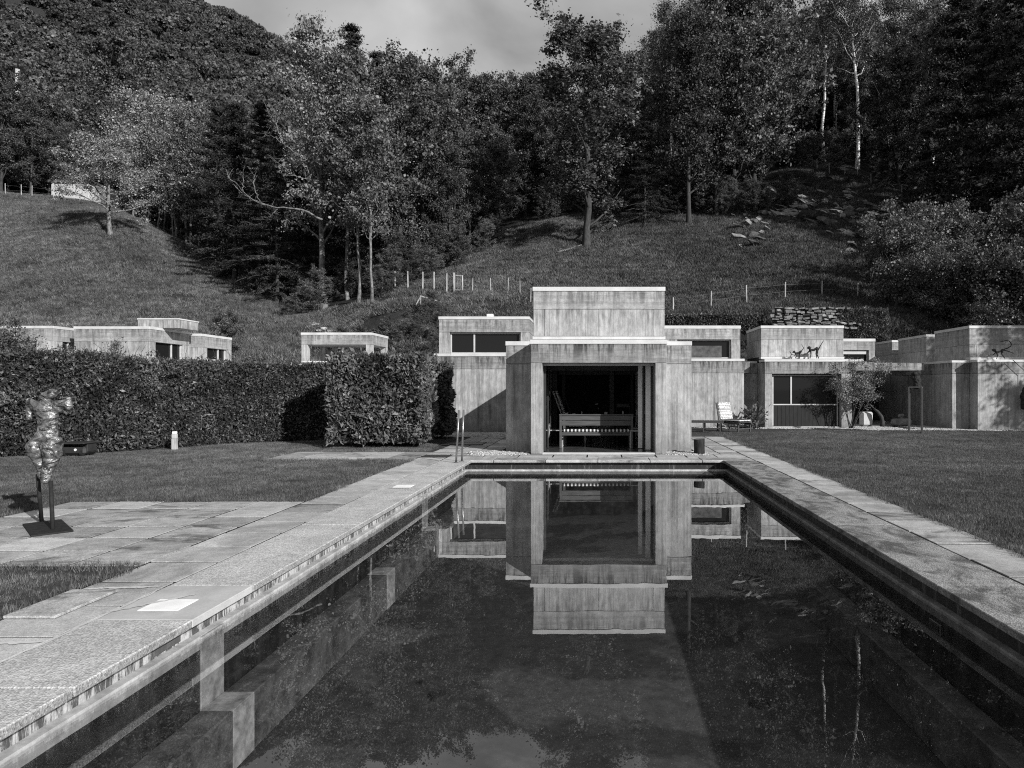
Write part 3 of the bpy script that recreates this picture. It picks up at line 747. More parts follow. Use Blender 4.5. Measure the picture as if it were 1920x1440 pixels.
# --- far left wing with its window blocks, behind the hedge
fl = thing('house_wing', 'far concrete wing with corner windows rising behind the long hedge', 'building', (-20, 28, 0))
box('wall_panel', -30, -8.0, 28.8, 40, 0, 2.25, M['wall_lo'], fl, .01)
box('wall_panel', -30, -8.0, 28.8, 40, 2.258, Z(680, 29) - .09, M['band_lo'], fl, .01)
coping(fl, -30, -8.0, 28.8, 40, Z(680.5, 29), .09)
def side_window_block(x0, x1, y0, y1, ztop, wy0, wy1, front_win=None, zbot=2.6, zwin=None):
    zc = ztop - .11; zw = ztop - .62
    coping(fl, x0, x1, y0, y1, ztop, .11)
    box('lintel', x0, x1, y0, y1, zw, zc - .001, M['band_hi'], fl, .008)
    # walls around openings on the +x side
    box('side_wall', x1 - .3, x1, y0, wy0, zbot, zw - .004, M['wall_hi'], fl, .008)
    box('side_wall', x1 - .3, x1, wy1, y1, zbot, zw - .004, M['wall_hi'], fl, .008)
    box('window', x1 - .16, x1 - .14, wy0, wy1, zbot, zw - .005, M['glass'], fl, 0)
    for k in (wy0 + .02, wy0 + (wy1 - wy0) * .62, wy1 - .06): box('mullion', x1 - .14, x1 - .08, k, k + .05, zbot, zw - .006, M['frame_metal'], fl, .003)
    box('sill', x1 - .2, x1 - .02, wy0, wy1, zbot, Z(672, y0) , M['frame_metal'], fl, .003)
    if front_win:
        a, b = front_win
        box('front_wall', x0, a, y0, y0 + .3, zbot, zw - .004, M['wall_hi'], fl, .008)
        box('front_wall', b, x1 - .301, y0, y0 + .3, zbot, zw - .004, M['wall_hi'], fl, .008)
        window(fl, a + .004, b - .004, y0 + .12, zbot, zw - .006, [(a + b) / 2])
    else: box('front_wall', x0, x1 - .301, y0, y0 + .3, zbot, zw - .004, M['wall_hi'], fl, .008)
    box('back_wall', x0, x1 - .301, y1 - .3, y1, zbot, zw - .004, M['wall_hi'], fl, .008)
side_window_block(-26, X(100, 28), 28.0, 29.3, Z(611, 28), 28.5, 29.1, (-24.5, -23))
side_window_block(X(139, 28.2), -18.5, 28.2, 30.95, Z(612, 28.2), 28.6, 30.5)
side_window_block(-19.2, -18.12, 31.2, 33.8, Z(625.5, 31.2), 31.7, 33.4)
box('chimney_block', X(273, 29.5), X(349, 29.5), 29.0, 30.4, Z(612, 28.2) + .002, Z(601.5, 29.5), M['wall_hi'], fl, .01)
box('chimney_cap', X(272, 29.5), X(350, 29.5), 28.97, 30.43, Z(601.5, 29.5) + .001, Z(599, 29.5), M['coping'], fl, .006)
# open glazed pavilion on the roof
gl_ = thing('roof_pavilion', 'small concrete roof pavilion glazed all round, left of the clipped hedge block', 'building', (-12, 31.2, 2.7))
gx0, gx1, gy0, gy1 = X(565, 31.2), X(697, 31.2), 31.2, 33.6; gt = Z(623.5, 31.2)
coping(gl_, gx0, gx1, gy0, gy1, gt, .11)
box('lintel', gx0, gx1, gy0, gy1, Z(646, 31.2), gt - .111, M['band_hi'], gl_, .008)
for x0, y0 in ((gx0, gy0), (gx1 - .27, gy0), (gx0, gy1 - .3), (gx1 - .27, gy1 - .3)):
    box('corner_post', x0, x0 + .27, y0, y0 + .3, 2.6, Z(646, 31.2) - .004, M['wall_hi'], gl_, .008)
box('centre_post', X(612, 32.5), X(619, 32.5), 33.2, 33.5, 2.6, Z(646, 31.2) - .005, M['wall_hi'], gl_, .008)
box('sill', gx0, gx1, gy0 - .05, gy1, 2.75, Z(677, 31.2), M['coping'], gl_, .006)

# ------------------------------------------------------------------ vegetation
def leaf_arrays(P, D, size, wr, rng, up=0.3):
    """one folded-looking rhombus per leaf; P positions, D long axes"""
    n = len(P); D = D / (np.linalg.norm(D, axis=1, keepdims=True) + 1e-9)
    r = rng.normal(size=(n, 3)); r[:, 2] *= 1 - up
    W_ = np.cross(D, r); W_ /= (np.linalg.norm(W_, axis=1, keepdims=True) + 1e-9)
    s = size * rng.uniform(.5, 1.0, (n, 1)) * (1 + (rng.random((n, 1)) < .25) * .7); w = s * wr
    v = np.stack([P - D * s * .5, P + W_ * w * .5, P + D * s * .5, P - W_ * w * .5], 1).reshape(-1, 3)
    return v, np.arange(n * 4).reshape(n, 4)

def mesh_only(name, v, f, mat, smooth=False):
    o = mk(name, v, f, mat, None, smooth); me = o.data; bpy.data.objects.remove(o); return me

def make_tree(seed, h, cb, rad, nl, nleaf, ls, shape='round', r0=.2, lean=.04, sig=.33, mat='leaf_wood', bark='bark', wr=.75, fork=0):
    rng = np.random.default_rng(seed); lines = []
    n = 12; tt = np.linspace(0, 1, n)
    wob = np.cumsum(rng.normal(0, lean * h / n, (n, 2)), 0); wob[0] = 0
    tp = np.column_stack([wob, tt * h * (.93 if shape != 'cone' else .99)])
    tr_ = r0 * (1 - tt) ** .75 + .02; tr_[0] *= 1.35
    lines.append((tp, tr_)); anc = []; wts = []
    for i in range(nl):
        t = cb + (1 - cb) * ((i + rng.random()) / nl) ** (.85 if shape != 'cone' else 1)
        t = min(t, .985); q = (t - cb) / (1 - cb)
        if shape == 'round': L = rad * (.35 + .95 * math.sin(math.pi * min(1, .18 + q * .80)) ** .8) * rng.uniform(.6, 1.1); e = rng.uniform(.15, .9) + q * .45
        elif shape == 'tall': L = rad * (.55 + .55 * math.sin(math.pi * (.2 + q * .75))) * rng.uniform(.6, 1.15); e = rng.uniform(.45, 1.0) + q * .3
        elif shape == 'flat': L = rad * (1.05 - .45 * q) * rng.uniform(.75, 1.1); e = rng.uniform(.15, .6) + q * .5
        else: L = rad * (1.02 - q) ** .9 * rng.uniform(.8, 1.1) + .25; e = -.15 + .5 * q + rng.uniform(-.12, .12)
        az = i * 2.39996 + rng.uniform(-.4, .4)
        base = np.array([np.interp(t, tt, tp[:, 0]), np.interp(t, tt, tp[:, 1]), np.interp(t, tt, tp[:, 2])])
        d = np.array([math.cos(az) * math.cos(e), math.sin(az) * math.cos(e), math.sin(e)])
        m = 6; ss = np.linspace(0, 1, m)[:, None]
        bend = np.array([0, 0, (.18 if shape != 'cone' else -.16) * L])
        pts = base + d * L * ss + bend * ss ** 2 + np.cumsum(rng.normal(0, .035 * L, (m, 3)), 0) * (ss > 0)
        lr = max(.015, np.interp(t, tt, tr_) * .5) * (1 - ss[:, 0] * .85)
        lines.append((pts, lr))
        if shape == 'cone':
            for k in range(14):
                s = rng.uniform(.12, 1); p = base + d * L * s + bend * s ** 2
                side = np.array([-d[1], d[0], 0]) * rng.normal(0, .16 * L * (1.1 - s)); anc.append(p + side); wts.append(.6)
        else:
            for k in range(5):
                s = rng.uniform(.3, 1); p0 = np.array([np.interp(s, ss[:, 0], pts[:, c]) for c in range(3)])
                d2 = d * .6 + rng.normal(0, .55, 3); d2[2] += .15; d2 /= np.linalg.norm(d2); l2 = L * rng.uniform(.2, .42)
                sp_ = np.linspace(0, 1, 4)[:, None]; p2 = p0 + d2 * l2 * sp_ + rng.normal(0, .03 * l2, (4, 3)) * sp_
                lines.append((p2, max(.012, lr[0] * .3) * (1 - sp_[:, 0] * .8)))
                for a_ in (1, 2, 3): anc.append(p2[a_]); wts.append(.4 + .3 * a_)
                for _ in range(2): anc.append(p2[3] + rng.normal(0, .22 * l2, 3)); wts.append(1)
    anc = np.array(anc); wts = np.array(wts); wts = wts * rng.uniform(0, 1.3, len(wts)) ** 2; wts /= wts.sum()
    ci = rng.choice(len(anc), nleaf, p=wts); P = anc[ci] + rng.normal(0, 1, (nleaf, 3)) * sig * rng.uniform(.4, 1.2, (nleaf, 1)) * np.array([1, 1, .62 if shape != 'cone' else .4])
    Dn = rng.normal(size=(nleaf, 3)); Dn[:, 2] -= .25
    v, f = leaf_arrays(P, Dn, ls, wr, rng, .45)
    crown = mesh_only('crown', v, f, M[mat])
    tv, tf = tube_arrays(lines, 5, False)
    trunk = mesh_only('trunk', tv, tf, M[bark], True)
    return trunk, crown

def put_tree(meshes, name, label, cat, x, y, s=1.0, rz=0, group=None, dz=-.15, tilt=(0, 0), sz=None, z=None):
    zz = float(H(x, y)) if z is None else z
    o = bpy.data.objects.new(name, None); COL.objects.link(o); o.location = (x, y, zz + dz); o.rotation_euler = (tilt[0], tilt[1], rz)
    o.scale = (s, s, s * (sz or 1)); o.empty_display_size = .3; props(o, label, cat, group)
    for nm, me in zip(('trunk', 'crown'), meshes):
        c = bpy.data.objects.new(nm, me); COL.objects.link(c); c.parent = o
    return o

V = {}
V['a'] = make_tree(11, 17, .10, 4.6, 34, 33600, 0.203, 'round', .22)
V['b'] = make_tree(12, 19, .10, 4.0, 36, 33600, 0.195, 'tall', .22)
V['c'] = make_tree(13, 15, .10, 4.9, 32, 33600, 0.211, 'round', .2)
V['d'] = make_tree(14, 20, .13, 4.2, 36, 30400, 0.195, 'tall', .22, sig=.5)
V['e'] = make_tree(15, 14, .06, 3.8, 28, 25600, 0.195, 'round', .17)
V['pale'] = make_tree(21, 20, .24, 4.6, 44, 20800, 0.203, 'tall', .24, sig=.36, mat='leaf_pale', bark='bark_pale')
V['pale2'] = make_tree(22, 17, .28, 3.1, 34, 15000, 0.203, 'tall', .11, sig=.36, mat='leaf_pale', bark='bark_pale')
V['birch'] = make_tree(23, 20, .5, 3.0, 34, 24000, 0.133, 'tall', .2, lean=.07, sig=.45, mat='leaf_birch', bark='bark_birch')
V['birch2'] = make_tree(24, 18, .55, 2.8, 28, 17600, 0.133, 'tall', .2, lean=.12, sig=.45, mat='leaf_birch', bark='bark_birch')
V['con'] = make_tree(31, 18, .06, 3.3, 80, 35200, 0.187, 'cone', .2, .01, .22, 'leaf_conifer', wr=.35)
V['con2'] = make_tree(32, 15, .1, 3.9, 62, 32000, 0.203, 'cone', .2, .02, .3, 'leaf_conifer', wr=.4)
V['fruit'] = make_tree(41, 9.5, .26, 5.0, 26, 20800, 0.172, 'flat', .26, .05, .4, 'leaf_pale', 'bark_pale')
V['thin'] = make_tree(42, 10, .2, 2.6, 26, 6080, 0.156, 'tall', .07, .06, .4, 'leaf_pale', 'bark_pale')
V['bush'] = make_tree(43, 3.2, .02, 2.0, 34, 26000, .095, 'round', .05, .05, .2, 'leaf_laurel', wr=.5)
V['bush2'] = make_tree(44, 4.2, .02, 2.7, 30, 19200, 0.148, 'round', .06, .05, .3, 'leaf_shrub')
V['dead'] = None

def gy(px, py, lo=36, hi=130):
    ys = np.linspace(lo, hi, 941); p = HY - (H(X(px, 1) * ys, ys) - EYE) * F / ys
    k = np.nonzero(p <= py)[0]
    return float(ys[k[0]]) if len(k) else float(ys[np.argmin(np.abs(p - py))])
def tree_px(kind, name, label, cat, px, Y, hpx=None, py=None, **k):
    if py: Y = gy(px, py)
    x = X(px, Y)
    if hpx:
        hh = {'a': 17, 'b': 19, 'c': 15, 'd': 20, 'e': 14, 'pale': 20, 'pale2': 17, 'birch': 20, 'birch2': 18, 'con': 18, 'con2': 15, 'fruit': 9.5, 'thin': 10, 'bush': 3.2, 'bush2': 4.2}[kind]
        k['s'] = hpx * Y / F / hh
    return put_tree(V[kind], name, label, cat, x, Y, **k)

# feature trees
tree_px('pale', 'broadleaf_tree', 'tallest pale-leaved tree with a straight grey trunk left of the row of fence posts', 'tree', 608, 49.5, 480, py=578, rz=1.1)
tree_px('pale2', 'broadleaf_tree', 'slender pale-leaved tree with dark upright stem just right of the tallest grey trunk', 'tree', 652, 50.5, 450, py=562, rz=.3)
tree_px('pale2', 'broadleaf_tree', 'slim tree leaning right over the gully, its pale stem next to an upright one', 'tree', 672, 48.5, 420, py=572, rz=2.3, tilt=(0, .09))
tree_px('pale2', 'broadleaf_tree', 'slim pale-stemmed tree at the right edge of the gully group', 'tree', 697, 48.5, 390, py=572, rz=4.2)
tree_px('con2', 'conifer_tree', 'dark low conifer with a stout pale trunk at the foot of the left meadow', 'tree', 562, 53.5, 260, py=553, rz=.5)
tree_px('con', 'spruce_tree', 'tall dark spruce whose pointed top rises behind the tallest pale tree', 'tree', 656, 62, 515, rz=.2, s=1)
tree_px('con', 'spruce_tree', 'second dark spruce top just right of the tallest spruce', 'tree', 706, 68, 440, rz=1.2)
tree_px('b', 'broadleaf_tree', 'dark tree on a straight trunk above the gully fence, left of the open slope', 'tree', 820, 58.5, 290, py=492, rz=2)
lone = tree_px('b', 'broadleaf_tree', 'lone tall tree with a curved dark trunk on the open slope above the pavilion', 'tree', 1100, 60.5, 405, py=461, rz=.4)
lone.scale.x *= 1.45; lone.scale.y *= 1.45
tree_px('con2', 'pine_tree', 'short dark pine between the lone slope tree and the right wood', 'tree', 1209, 64, 200, py=423, rz=.4)
for i, (px, Y_, hp, kd) in enumerate([(1292, 66, 390, 'd'), (1345, 68, 390, 'b'), (1378, 69, 380, 'a'), (1420, 70, 370, 'c'), (1262, 73, 385, 'birch')]):
    tree_px(kd, 'broadleaf_tree', ['tree at the front of the right wood directly above the right edge of the tower', 'second front tree of the right wood, with tall upright crown', 'broad-crowned front tree of the right wood, left of the scree', 'low-branched tree overhanging the left end of the scree', 'fine-leaved pale birch behind the short dark pine'][i], 'tree', px, Y_, hp, rz=i * 1.3)
tree_px('fruit', 'fruit_tree', 'wide spreading tree with pale patchy trunk alone on the left meadow', 'tree', 207, 70, 158, py=442, rz=.8)
tree_px('c', 'broadleaf_tree', 'big dark round tree above the white shed on the left', 'tree', 205, 108, 275, rz=.3)
tree_px('e', 'broadleaf_tree', 'small round pale-leaved tree behind the far left wing roofs', 'tree', 422, 36.5, 150, rz=.3)
for i, (px, Y_, hp, kd, tl) in enumerate([(1608, 86, 360, 'birch', (0, -.06)), (1742, 78, 360, 'birch', (0, 0)), (1800, 74, 330, 'birch2', (0, .12)), (1545, 90, 320, 'birch', (0, .03)), (1670, 88, 330, 'birch2', (0, .05))]):
    tree_px(kd, 'birch_tree', ['white-stemmed birch leaning left in the right wood above the scree', 'tallest straight white birch behind the upper fence', 'birch leaning right towards the dark conifers', 'birch with feathery crown above the left end of the upper fence', 'birch just left of the tallest straight white one'][i], 'tree', px, Y_, hp, rz=i * 1.7, tilt=tl)
for i, (px, Y_, hp) in enumerate([(440, 66, 345), (487, 62, 370), (410, 76, 300), (520, 60, 330), (770, 70, 270)]):
    tree_px('con' if i % 2 else 'con2', 'conifer_tree', ['black-green conifer behind the bare dead limb', 'tall dark conifer between the dead limb and the tallest pale tree', 'leftmost conifer of the dark group beside the left meadow', 'dark conifer rising close left of the tallest pale trunk', 'dark conifer standing alone right of the gully trunks'][i], 'tree', px, Y_, hp, rz=i, group='dark conifers between the meadow and the gully')
for i, (px, Y_, hp) in enumerate([(1800, 60, 480), (1850, 54, 520), (1905, 51, 560), (1960, 48, 580), (1880, 64, 520), (1830, 70, 440), (2030, 50, 600), (1925, 58, 560)]):
    tree_px('con' if i % 2 else 'con2', 'conifer_tree', ['leftmost large dark conifer of the shaded stand at the right edge', 'dark conifer between the leaning birch and the right edge', 'large dark conifer just inside the right edge of the picture', 'dark conifer whose branches enter at the right edge', 'dark conifer further back in the stand at the right edge', 'slim dark conifer at the back left of the right edge stand', 'dark conifer standing outside the right edge of the picture', 'dark conifer filling the upper right corner'][i], 'tree', px, Y_, hp, rz=i * .9, group='dark conifers at the right edge')
for i, (px, Y_, hp, kd) in enumerate([(1680, 42.5, 120, 'bush2'), (1760, 41, 105, 'bush'), (1820, 40, 118, 'bush2'), (1885, 39, 130, 'bush2'), (1945, 38, 150, 'bush2'), (1850, 38, 78, 'bush'), (1740, 46, 130, 'bush2'), (1905, 45, 150, 'bush2')]):
    tree_px(kd, 'leafy_shrub', ['leftmost glossy shrub of the bank, reaching out over the open slope', 'low glossy shrub above the two narrow roof blocks', 'broad glossy shrub directly behind the narrow roof blocks', 'glossy shrub above the widest far right roof block', 'glossy shrub cut by the right edge above the far right roof', 'lowest front shrub just behind the far right roof coping', 'upper glossy shrub behind the leftmost one of the bank', 'upper glossy shrub at the foot of the dark right conifers'][i], 'shrub', px, Y_, hp, rz=i, group='shrubs above the far right roofs')
for i in range(16):
    px = 255 + i * 13 + random.uniform(-6, 6)
    tree_px('thin', 'young_tree', 'thin bare-looking young tree at the lower edge of the wood behind the left meadow', 'tree', px, float(np.interp(px, FU, FY)) + random.uniform(-2, 4), random.uniform(150, 250), rz=i, group='thin young trees behind the left meadow')

for i, (px, Y_, hp, kd) in enumerate([(2, 99.5, 195, 'c'), (58, 100.5, 165, 'a'), (92, 103, 170, 'e'), (14, 103, 175, 'b'), (-45, 99, 210, 'a')]):
    tree_px(kd, 'broadleaf_tree', ['dark tree cut by the left edge of the picture above the meadow', 'dark tree in front of the pale mast', 'small dark tree directly left of the white shed', 'dark narrow tree just left of the pale mast', 'dark tree outside the left edge beside the meadow'][i], 'tree', px, Y_, hp, rz=i * 1.9)
for i, (px, Y_, top, kd) in enumerate([(748, 60, 88, 'b'), (795, 66, 118, 'e'), (845, 78, 140, 'a'), (898, 80, 138, 'c'), (945, 82, 150, 'e'), (985, 80, 135, 'b'), (1170, 84, 95, 'a'), (1020, 86, 150, 'c')]):
    yb_ = HY - (float(H(X(px, Y_), Y_)) - EYE) * F / Y_
    tree_px(kd, 'broadleaf_tree', ['dark crowded tree just right of the spruce tops', 'round dark tree below the sky gap, behind the gully', 'dark tree under the middle of the sky gap', 'round-topped tree forming the right side of the sky gap', 'small dense tree at the low point of the skyline', 'narrow tree left of the lone slope tree', 'dark tree behind the right of the lone slope tree', 'dark tree filling the wood behind the lone slope tree'][i], 'tree', px, Y_, (yb_ - top) * .93, rz=i * 1.1)
# the wood: many single trees on the slopes
placed = [(c.location.x, c.location.y) for c in COL.objects if c.get('category') == 'tree']
rw_ = random.Random(5); cnt = 0
kinds = ['a', 'b', 'c', 'd', 'e', 'birch', 'con']
for tries in range(6000):
    if cnt >= 225: break
    u = rw_.uniform(-250, 2300); Yy = float(np.interp(u, FU, FY)) + rw_.uniform(1, 48) ** 1.0
    if 0 < u < 330 and Yy < 99: continue
    x = X(u, Yy)
    if Yy > 142 or any((x - a) ** 2 + (Yy - b) ** 2 < 3.6 ** 2 for a, b in placed): continue
    placed.append((x, Yy)); cnt += 1
    kd = rw_.choices(kinds, [3, 3, 3, 3, 2, 1.2 if u > 1400 else .2, 1.2 if (u > 1750 or 380 < u < 800) else .3])[0]
    right = u > 840
    sc_t = rw_.uniform(.78, 1.08) * (1.0 if right else .82)
    if 720 < u < 1210: sc_t *= .66
    if u < 330: sc_t *= .72
    side = 'covering the slope right of the gully' if right else 'behind the left meadow and the gully'
    what = {'birch': 'fine-leaved white-stemmed birch', 'con': 'dark pointed spruce', 'a': 'round-crowned broadleaf tree', 'b': 'tall narrow broadleaf tree', 'c': 'broad low-branched tree', 'd': 'tall loose-crowned tree', 'e': 'small dense tree'}[kd]
    lab, grp = what + ' in the dark wood ' + side, what + 's ' + ('of the right wood' if right else 'of the left wood')
    put_tree(V[kd], {'birch': 'birch_tree', 'con': 'spruce_tree'}.get(kd, 'broadleaf_tree'), lab, 'tree', x, Yy, sc_t * .94, rw_.uniform(0, 6.3), grp, sz=rw_.uniform(.9, 1.12))
    if Yy < 0: break
# undergrowth shrubs at the wood's edge
for i in range(150):
    u = rw_.uniform(420, 1900); Yy = float(np.interp(u, FU, FY)) + rw_.uniform(-1, 14)
    put_tree(V['e'], 'wood_shrub', 'low dark bush in the undergrowth along the edge of the wood', 'shrub', X(u, Yy), Yy, rw_.uniform(.16, .38), rw_.uniform(0, 6), 'bushes of the wood edge', dz=-.4, sz=.9)
for i in range(26):
    u = rw_.uniform(1215, 1490); Yy = gy(u, rw_.uniform(385, 405))
    put_tree(V['e'], 'slope_shrub', 'leafy undergrowth bush at the foot of the front trees of the right wood', 'shrub', X(u, Yy), Yy, rw_.uniform(.16, .30), rw_.uniform(0, 6), 'bushes under the front trees of the right wood', dz=-.4, sz=.9)
# gully bushes
for i in range(34):
    u = rw_.uniform(640, 830); Yy = rw_.uniform(37, 48)
    put_tree(V['e'], 'gully_shrub', 'dark scrubby bush in the rocky gully left of the raised window block', 'shrub', X(u, Yy), Yy, rw_.uniform(.08, .17), rw_.uniform(0, 6), 'bushes in the gully', dz=-.4, sz=.8)
# off-frame tree whose shadow falls on the far right wall
put_tree(V['c'], 'broadleaf_tree', 'tree beside the right lawn that throws its shadow on the far right wall', 'tree', 24.6, 19.2, .62, 1.0, z=0)

# scatter through geometry nodes (only for what nobody could count)
def scatter(name, pts, rot, scl, sources, idx, kind='stuff'):
    me = bpy.data.meshes.new(name); me.vertices.add(len(pts)); me.vertices.foreach_set('co', np.asarray(pts, np.float32).ravel())
    for nm, ty, arr, key in (('rot', 'FLOAT_VECTOR', rot, 'vector'), ('scl', 'FLOAT', scl, 'value'), ('idx', 'INT', idx, 'value')):
        a = me.attributes.new(nm, ty, 'POINT'); a.data.foreach_set(key, np.asarray(arr, np.int32 if ty == 'INT' else np.float32).ravel())
    o = bpy.data.objects.new(name, me); COL.objects.link(o); props(o, kind=kind)
    c = bpy.data.collections.new(name + '_source')
    for s in sources: c.objects.link(s)
    g = bpy.data.node_groups.new(name, 'GeometryNodeTree')
    g.interface.new_socket('Geometry', in_out='INPUT', socket_type='NodeSocketGeometry'); g.interface.new_socket('Geometry', in_out='OUTPUT', socket_type='NodeSocketGeometry')
    gi, go = g.nodes.new('NodeGroupInput'), g.nodes.new('NodeGroupOutput')
    ip = g.nodes.new('GeometryNodeInstanceOnPoints'); ci = g.nodes.new('GeometryNodeCollectionInfo')
    ci.inputs['Collection'].default_value = c; ci.inputs['Separate Children'].default_value = True; ci.inputs['Reset Children'].default_value = True
    def attr(nm, ty):
        n = g.nodes.new('GeometryNodeInputNamedAttribute'); n.data_type = ty; n.inputs['Name'].default_value = nm; return n.outputs['Attribute']
    er = g.nodes.new('FunctionNodeEulerToRotation')
    g.links.new(gi.outputs[0], ip.inputs['Points']); g.links.new(ci.outputs[0], ip.inputs['Instance']); ip.inputs['Pick Instance'].default_value = True
    g.links.new(attr('rot', 'FLOAT_VECTOR'), er.inputs[0]); g.links.new(er.outputs[0], ip.inputs['Rotation'])
    g.links.new(attr('scl', 'FLOAT'), ip.inputs['Scale']); g.links.new(attr('idx', 'INT'), ip.inputs['Instance Index'])
    g.links.new(ip.outputs[0], go.inputs[0])
    md = o.modifiers.new('scatter', 'NODES'); md.node_group = g
    return o
def src(name, me):
    return bpy.data.objects.new(name, me)

rng = np.random.default_rng(99)
# far crowns for the mountain and the upper wood
def crown_lp(seed, n=620):
    r = np.random.default_rng(seed); c = r.normal(size=(16, 3)); c /= np.linalg.norm(c, axis=1, keepdims=True); c[:, 2] = np.abs(c[:, 2]) * .9; c *= 2.2 * r.uniform(.6, 1, (16, 1))
    d = r.normal(size=(n, 3)); d /= np.linalg.norm(d, axis=1, keepdims=True)
    P = c[r.integers(0, 16, n)] + d * r.uniform(.5, 1.15, (n, 1)) * np.array([1, 1, .75])
    v, f = leaf_arrays(P, r.normal(size=(n, 3)), .62, .8, r, .4); return mesh_only('far_crown', v, f, M['leaf_far'])
srcs = [src('far_crown', crown_lp(s)) for s in (1, 2, 3, 4)]
def region_points(n, u0, u1, y0, y1, seed):
    r = np.random.default_rng(seed); u = r.uniform(u0, u1, n); y = np.sqrt(r.uniform(y0 ** 2, y1 ** 2, n)); x = (u - CX) * y / F
    return x, y, H(x, y), r
x, y, z, r = region_points(9000, -500, 900, 118, 470, 1)
nn = len(x)
scatter('mountain_wood', np.stack([x, y, z + 1.5], 1), np.stack([r.uniform(-.2, .2, nn), r.uniform(-.2, .2, nn), r.uniform(0, 6.28, nn)], 1), r.uniform(.7, 1.0, nn) * np.where(r.random(nn) < .25, 2.4, 1.5), srcs, r.integers(0, 4, nn))
x, y, z, r = region_points(1500, 780, 2600, 112, 170, 2); nn = len(x)
scatter('upper_wood', np.stack([x, y, z + 3.5], 1), np.stack([r.uniform(-.2, .2, nn), r.uniform(-.2, .2, nn), r.uniform(0, 6.28, nn)], 1), r.uniform(1.1, 1.9, nn), srcs, r.integers(0, 4, nn))

# grass
def blade_patch(seed, size, n, hgt, wid, mat, clump=0):
    r = np.random.default_rng(seed)
    if clump:
        c = r.uniform(-size / 2, size / 2, (clump, 2)); b = c[r.integers(0, clump, n)] + r.normal(0, .05 * size ** .5, (n, 2))
    else: b = r.uniform(-size / 2, size / 2, (n, 2))
    a = r.uniform(0, 6.28, n); h = hgt * r.uniform(.45, 1.25, n); w = wid * r.uniform(.6, 1.3, n)
    ln = r.normal(0, .55, (n, 2)) * h[:, None]
    p0 = np.column_stack([b[:, 0] - np.cos(a) * w / 2, b[:, 1] - np.sin(a) * w / 2, np.full(n, -.02)])
    p1 = np.column_stack([b[:, 0] + np.cos(a) * w / 2, b[:, 1] + np.sin(a) * w / 2, np.full(n, -.02)])
    p2 = np.column_stack([b + ln, h])
    v = np.stack([p0, p1, p2], 1).reshape(-1, 3); f = np.arange(3 * n).reshape(n, 3)
    return mesh_only('grass_blades', v, f, M[mat])
def in_paved(x, y, m=.0):
    k = np.zeros(len(x), bool)
    for (a, b, c, d) in PAVED + NOGRASS: k |= (x > a - m) & (x < b + m) & (y > c - m) & (y < d + m)
    return k
NOGRASS = [(-6.2, -2.0, 22.2, 26), (-2.9, 2.5, 16, 24), (1.2, 7, 25.2, 40), (6.0, 14, 26.4, 40), (13.0, 40, 25.75, 40)]
pl = [src('lawn_patch', blade_patch(s, .5, 1300, .028, .0045, 'grass_lawn')) for s in (1, 2, 3)]
gxs, gys = np.meshgrid(np.arange(-16, -3.9, .42), np.arange(1.5, 27, .42)); gxs = gxs.ravel(); gys = gys.ravel()
g2x, g2y = np.meshgrid(np.arange(4.3, 21, .42), np.arange(4.5, 28.2, .42)); gxs = np.concatenate([gxs, g2x.ravel()]); gys = np.concatenate([gys, g2y.ravel()])
gxs = gxs + rng.uniform(-.08, .08, len(gxs)); gys = gys + rng.uniform(-.08, .08, len(gys))
k = ~in_paved(gxs, gys, .20) & (gxs / gys < .68) & (gxs / gys > -.95); gxs, gys = gxs[k], gys[k]; nn = len(gxs)
scatter('lawn_grass', np.stack([gxs, gys, np.full(nn, -.012)], 1), np.stack([np.zeros(nn), np.zeros(nn), rng.uniform(0, 6.28, nn)], 1), rng.uniform(.85, 1.2, nn), pl, rng.integers(0, 3, nn))
# ragged grass along the paving edges
es = []
def edge(x0, y0, x1, y1, step=.09, w=.12):
    n = int(math.hypot(x1 - x0, y1 - y0) / step); tt_ = np.linspace(0, 1, n)
    wob = vnoise(tt_ * n * step * 3, np.zeros(n), 1, 8) * w
    dx, dy = (y1 - y0), -(x1 - x0); q = math.hypot(dx, dy); es.append(np.stack([x0 + (x1 - x0) * tt_ + dx / q * wob, y0 + (y1 - y0) * tt_ + dy / q * wob], 1))
edge(4.10, 4, 4.10, 22.4); edge(-4.17, 1.5, -4.17, 6.1); edge(-7.4, 6.1, -4.2, 6.1); edge(-4.17, 9.7, -4.17, 15.2); edge(-7.4, 9.68, -4.2, 9.68); edge(-7.44, 6.1, -7.44, 9.7)
edge(-7.5, 15.2, -4.2, 15.2); edge(-7.55, 15.2, -7.55, 17.1)
E_ = np.concatenate(es); nn = len(E_)
pe = [src('edge_tuft', blade_patch(s, .16, 130, .045, .005, 'grass_lawn')) for s in (5, 6)]
scatter('edge_grass', np.column_stack([E_, np.full(nn, -.012)]), np.stack([np.zeros(nn), np.zeros(nn), rng.uniform(0, 6.28, nn)], 1), rng.uniform(.7, 1.5, nn), pe, rng.integers(0, 2, nn))
# meadow grass on both slopes
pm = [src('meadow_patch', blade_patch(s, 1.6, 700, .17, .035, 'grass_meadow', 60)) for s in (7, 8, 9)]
u = rng.uniform(-300, 2200, 9000); yy = np.sqrt(rng.uniform(34.5 ** 2, 99 ** 2, 9000)); xx = (u - CX) * yy / F
k = (yy < np.interp(u, FU, FY) + 1.5) & ~((np.abs(u - 700) < 90) & (yy < 49) & (rng.random(len(u)) < .6)); xx, yy = xx[k], yy[k]
hx = (H(xx + .7, yy) - H(xx - .7, yy)) / 1.4; hy = (H(xx, yy + .7) - H(xx, yy - .7)) / 1.4; nn = len(xx)
scatter('meadow_grass', np.stack([xx, yy, H(xx, yy)], 1), np.stack([np.arctan(hy), -np.arctan(hx), np.zeros(nn)], 1), rng.uniform(.8, 1.7, nn), pm, rng.integers(0, 3, nn))
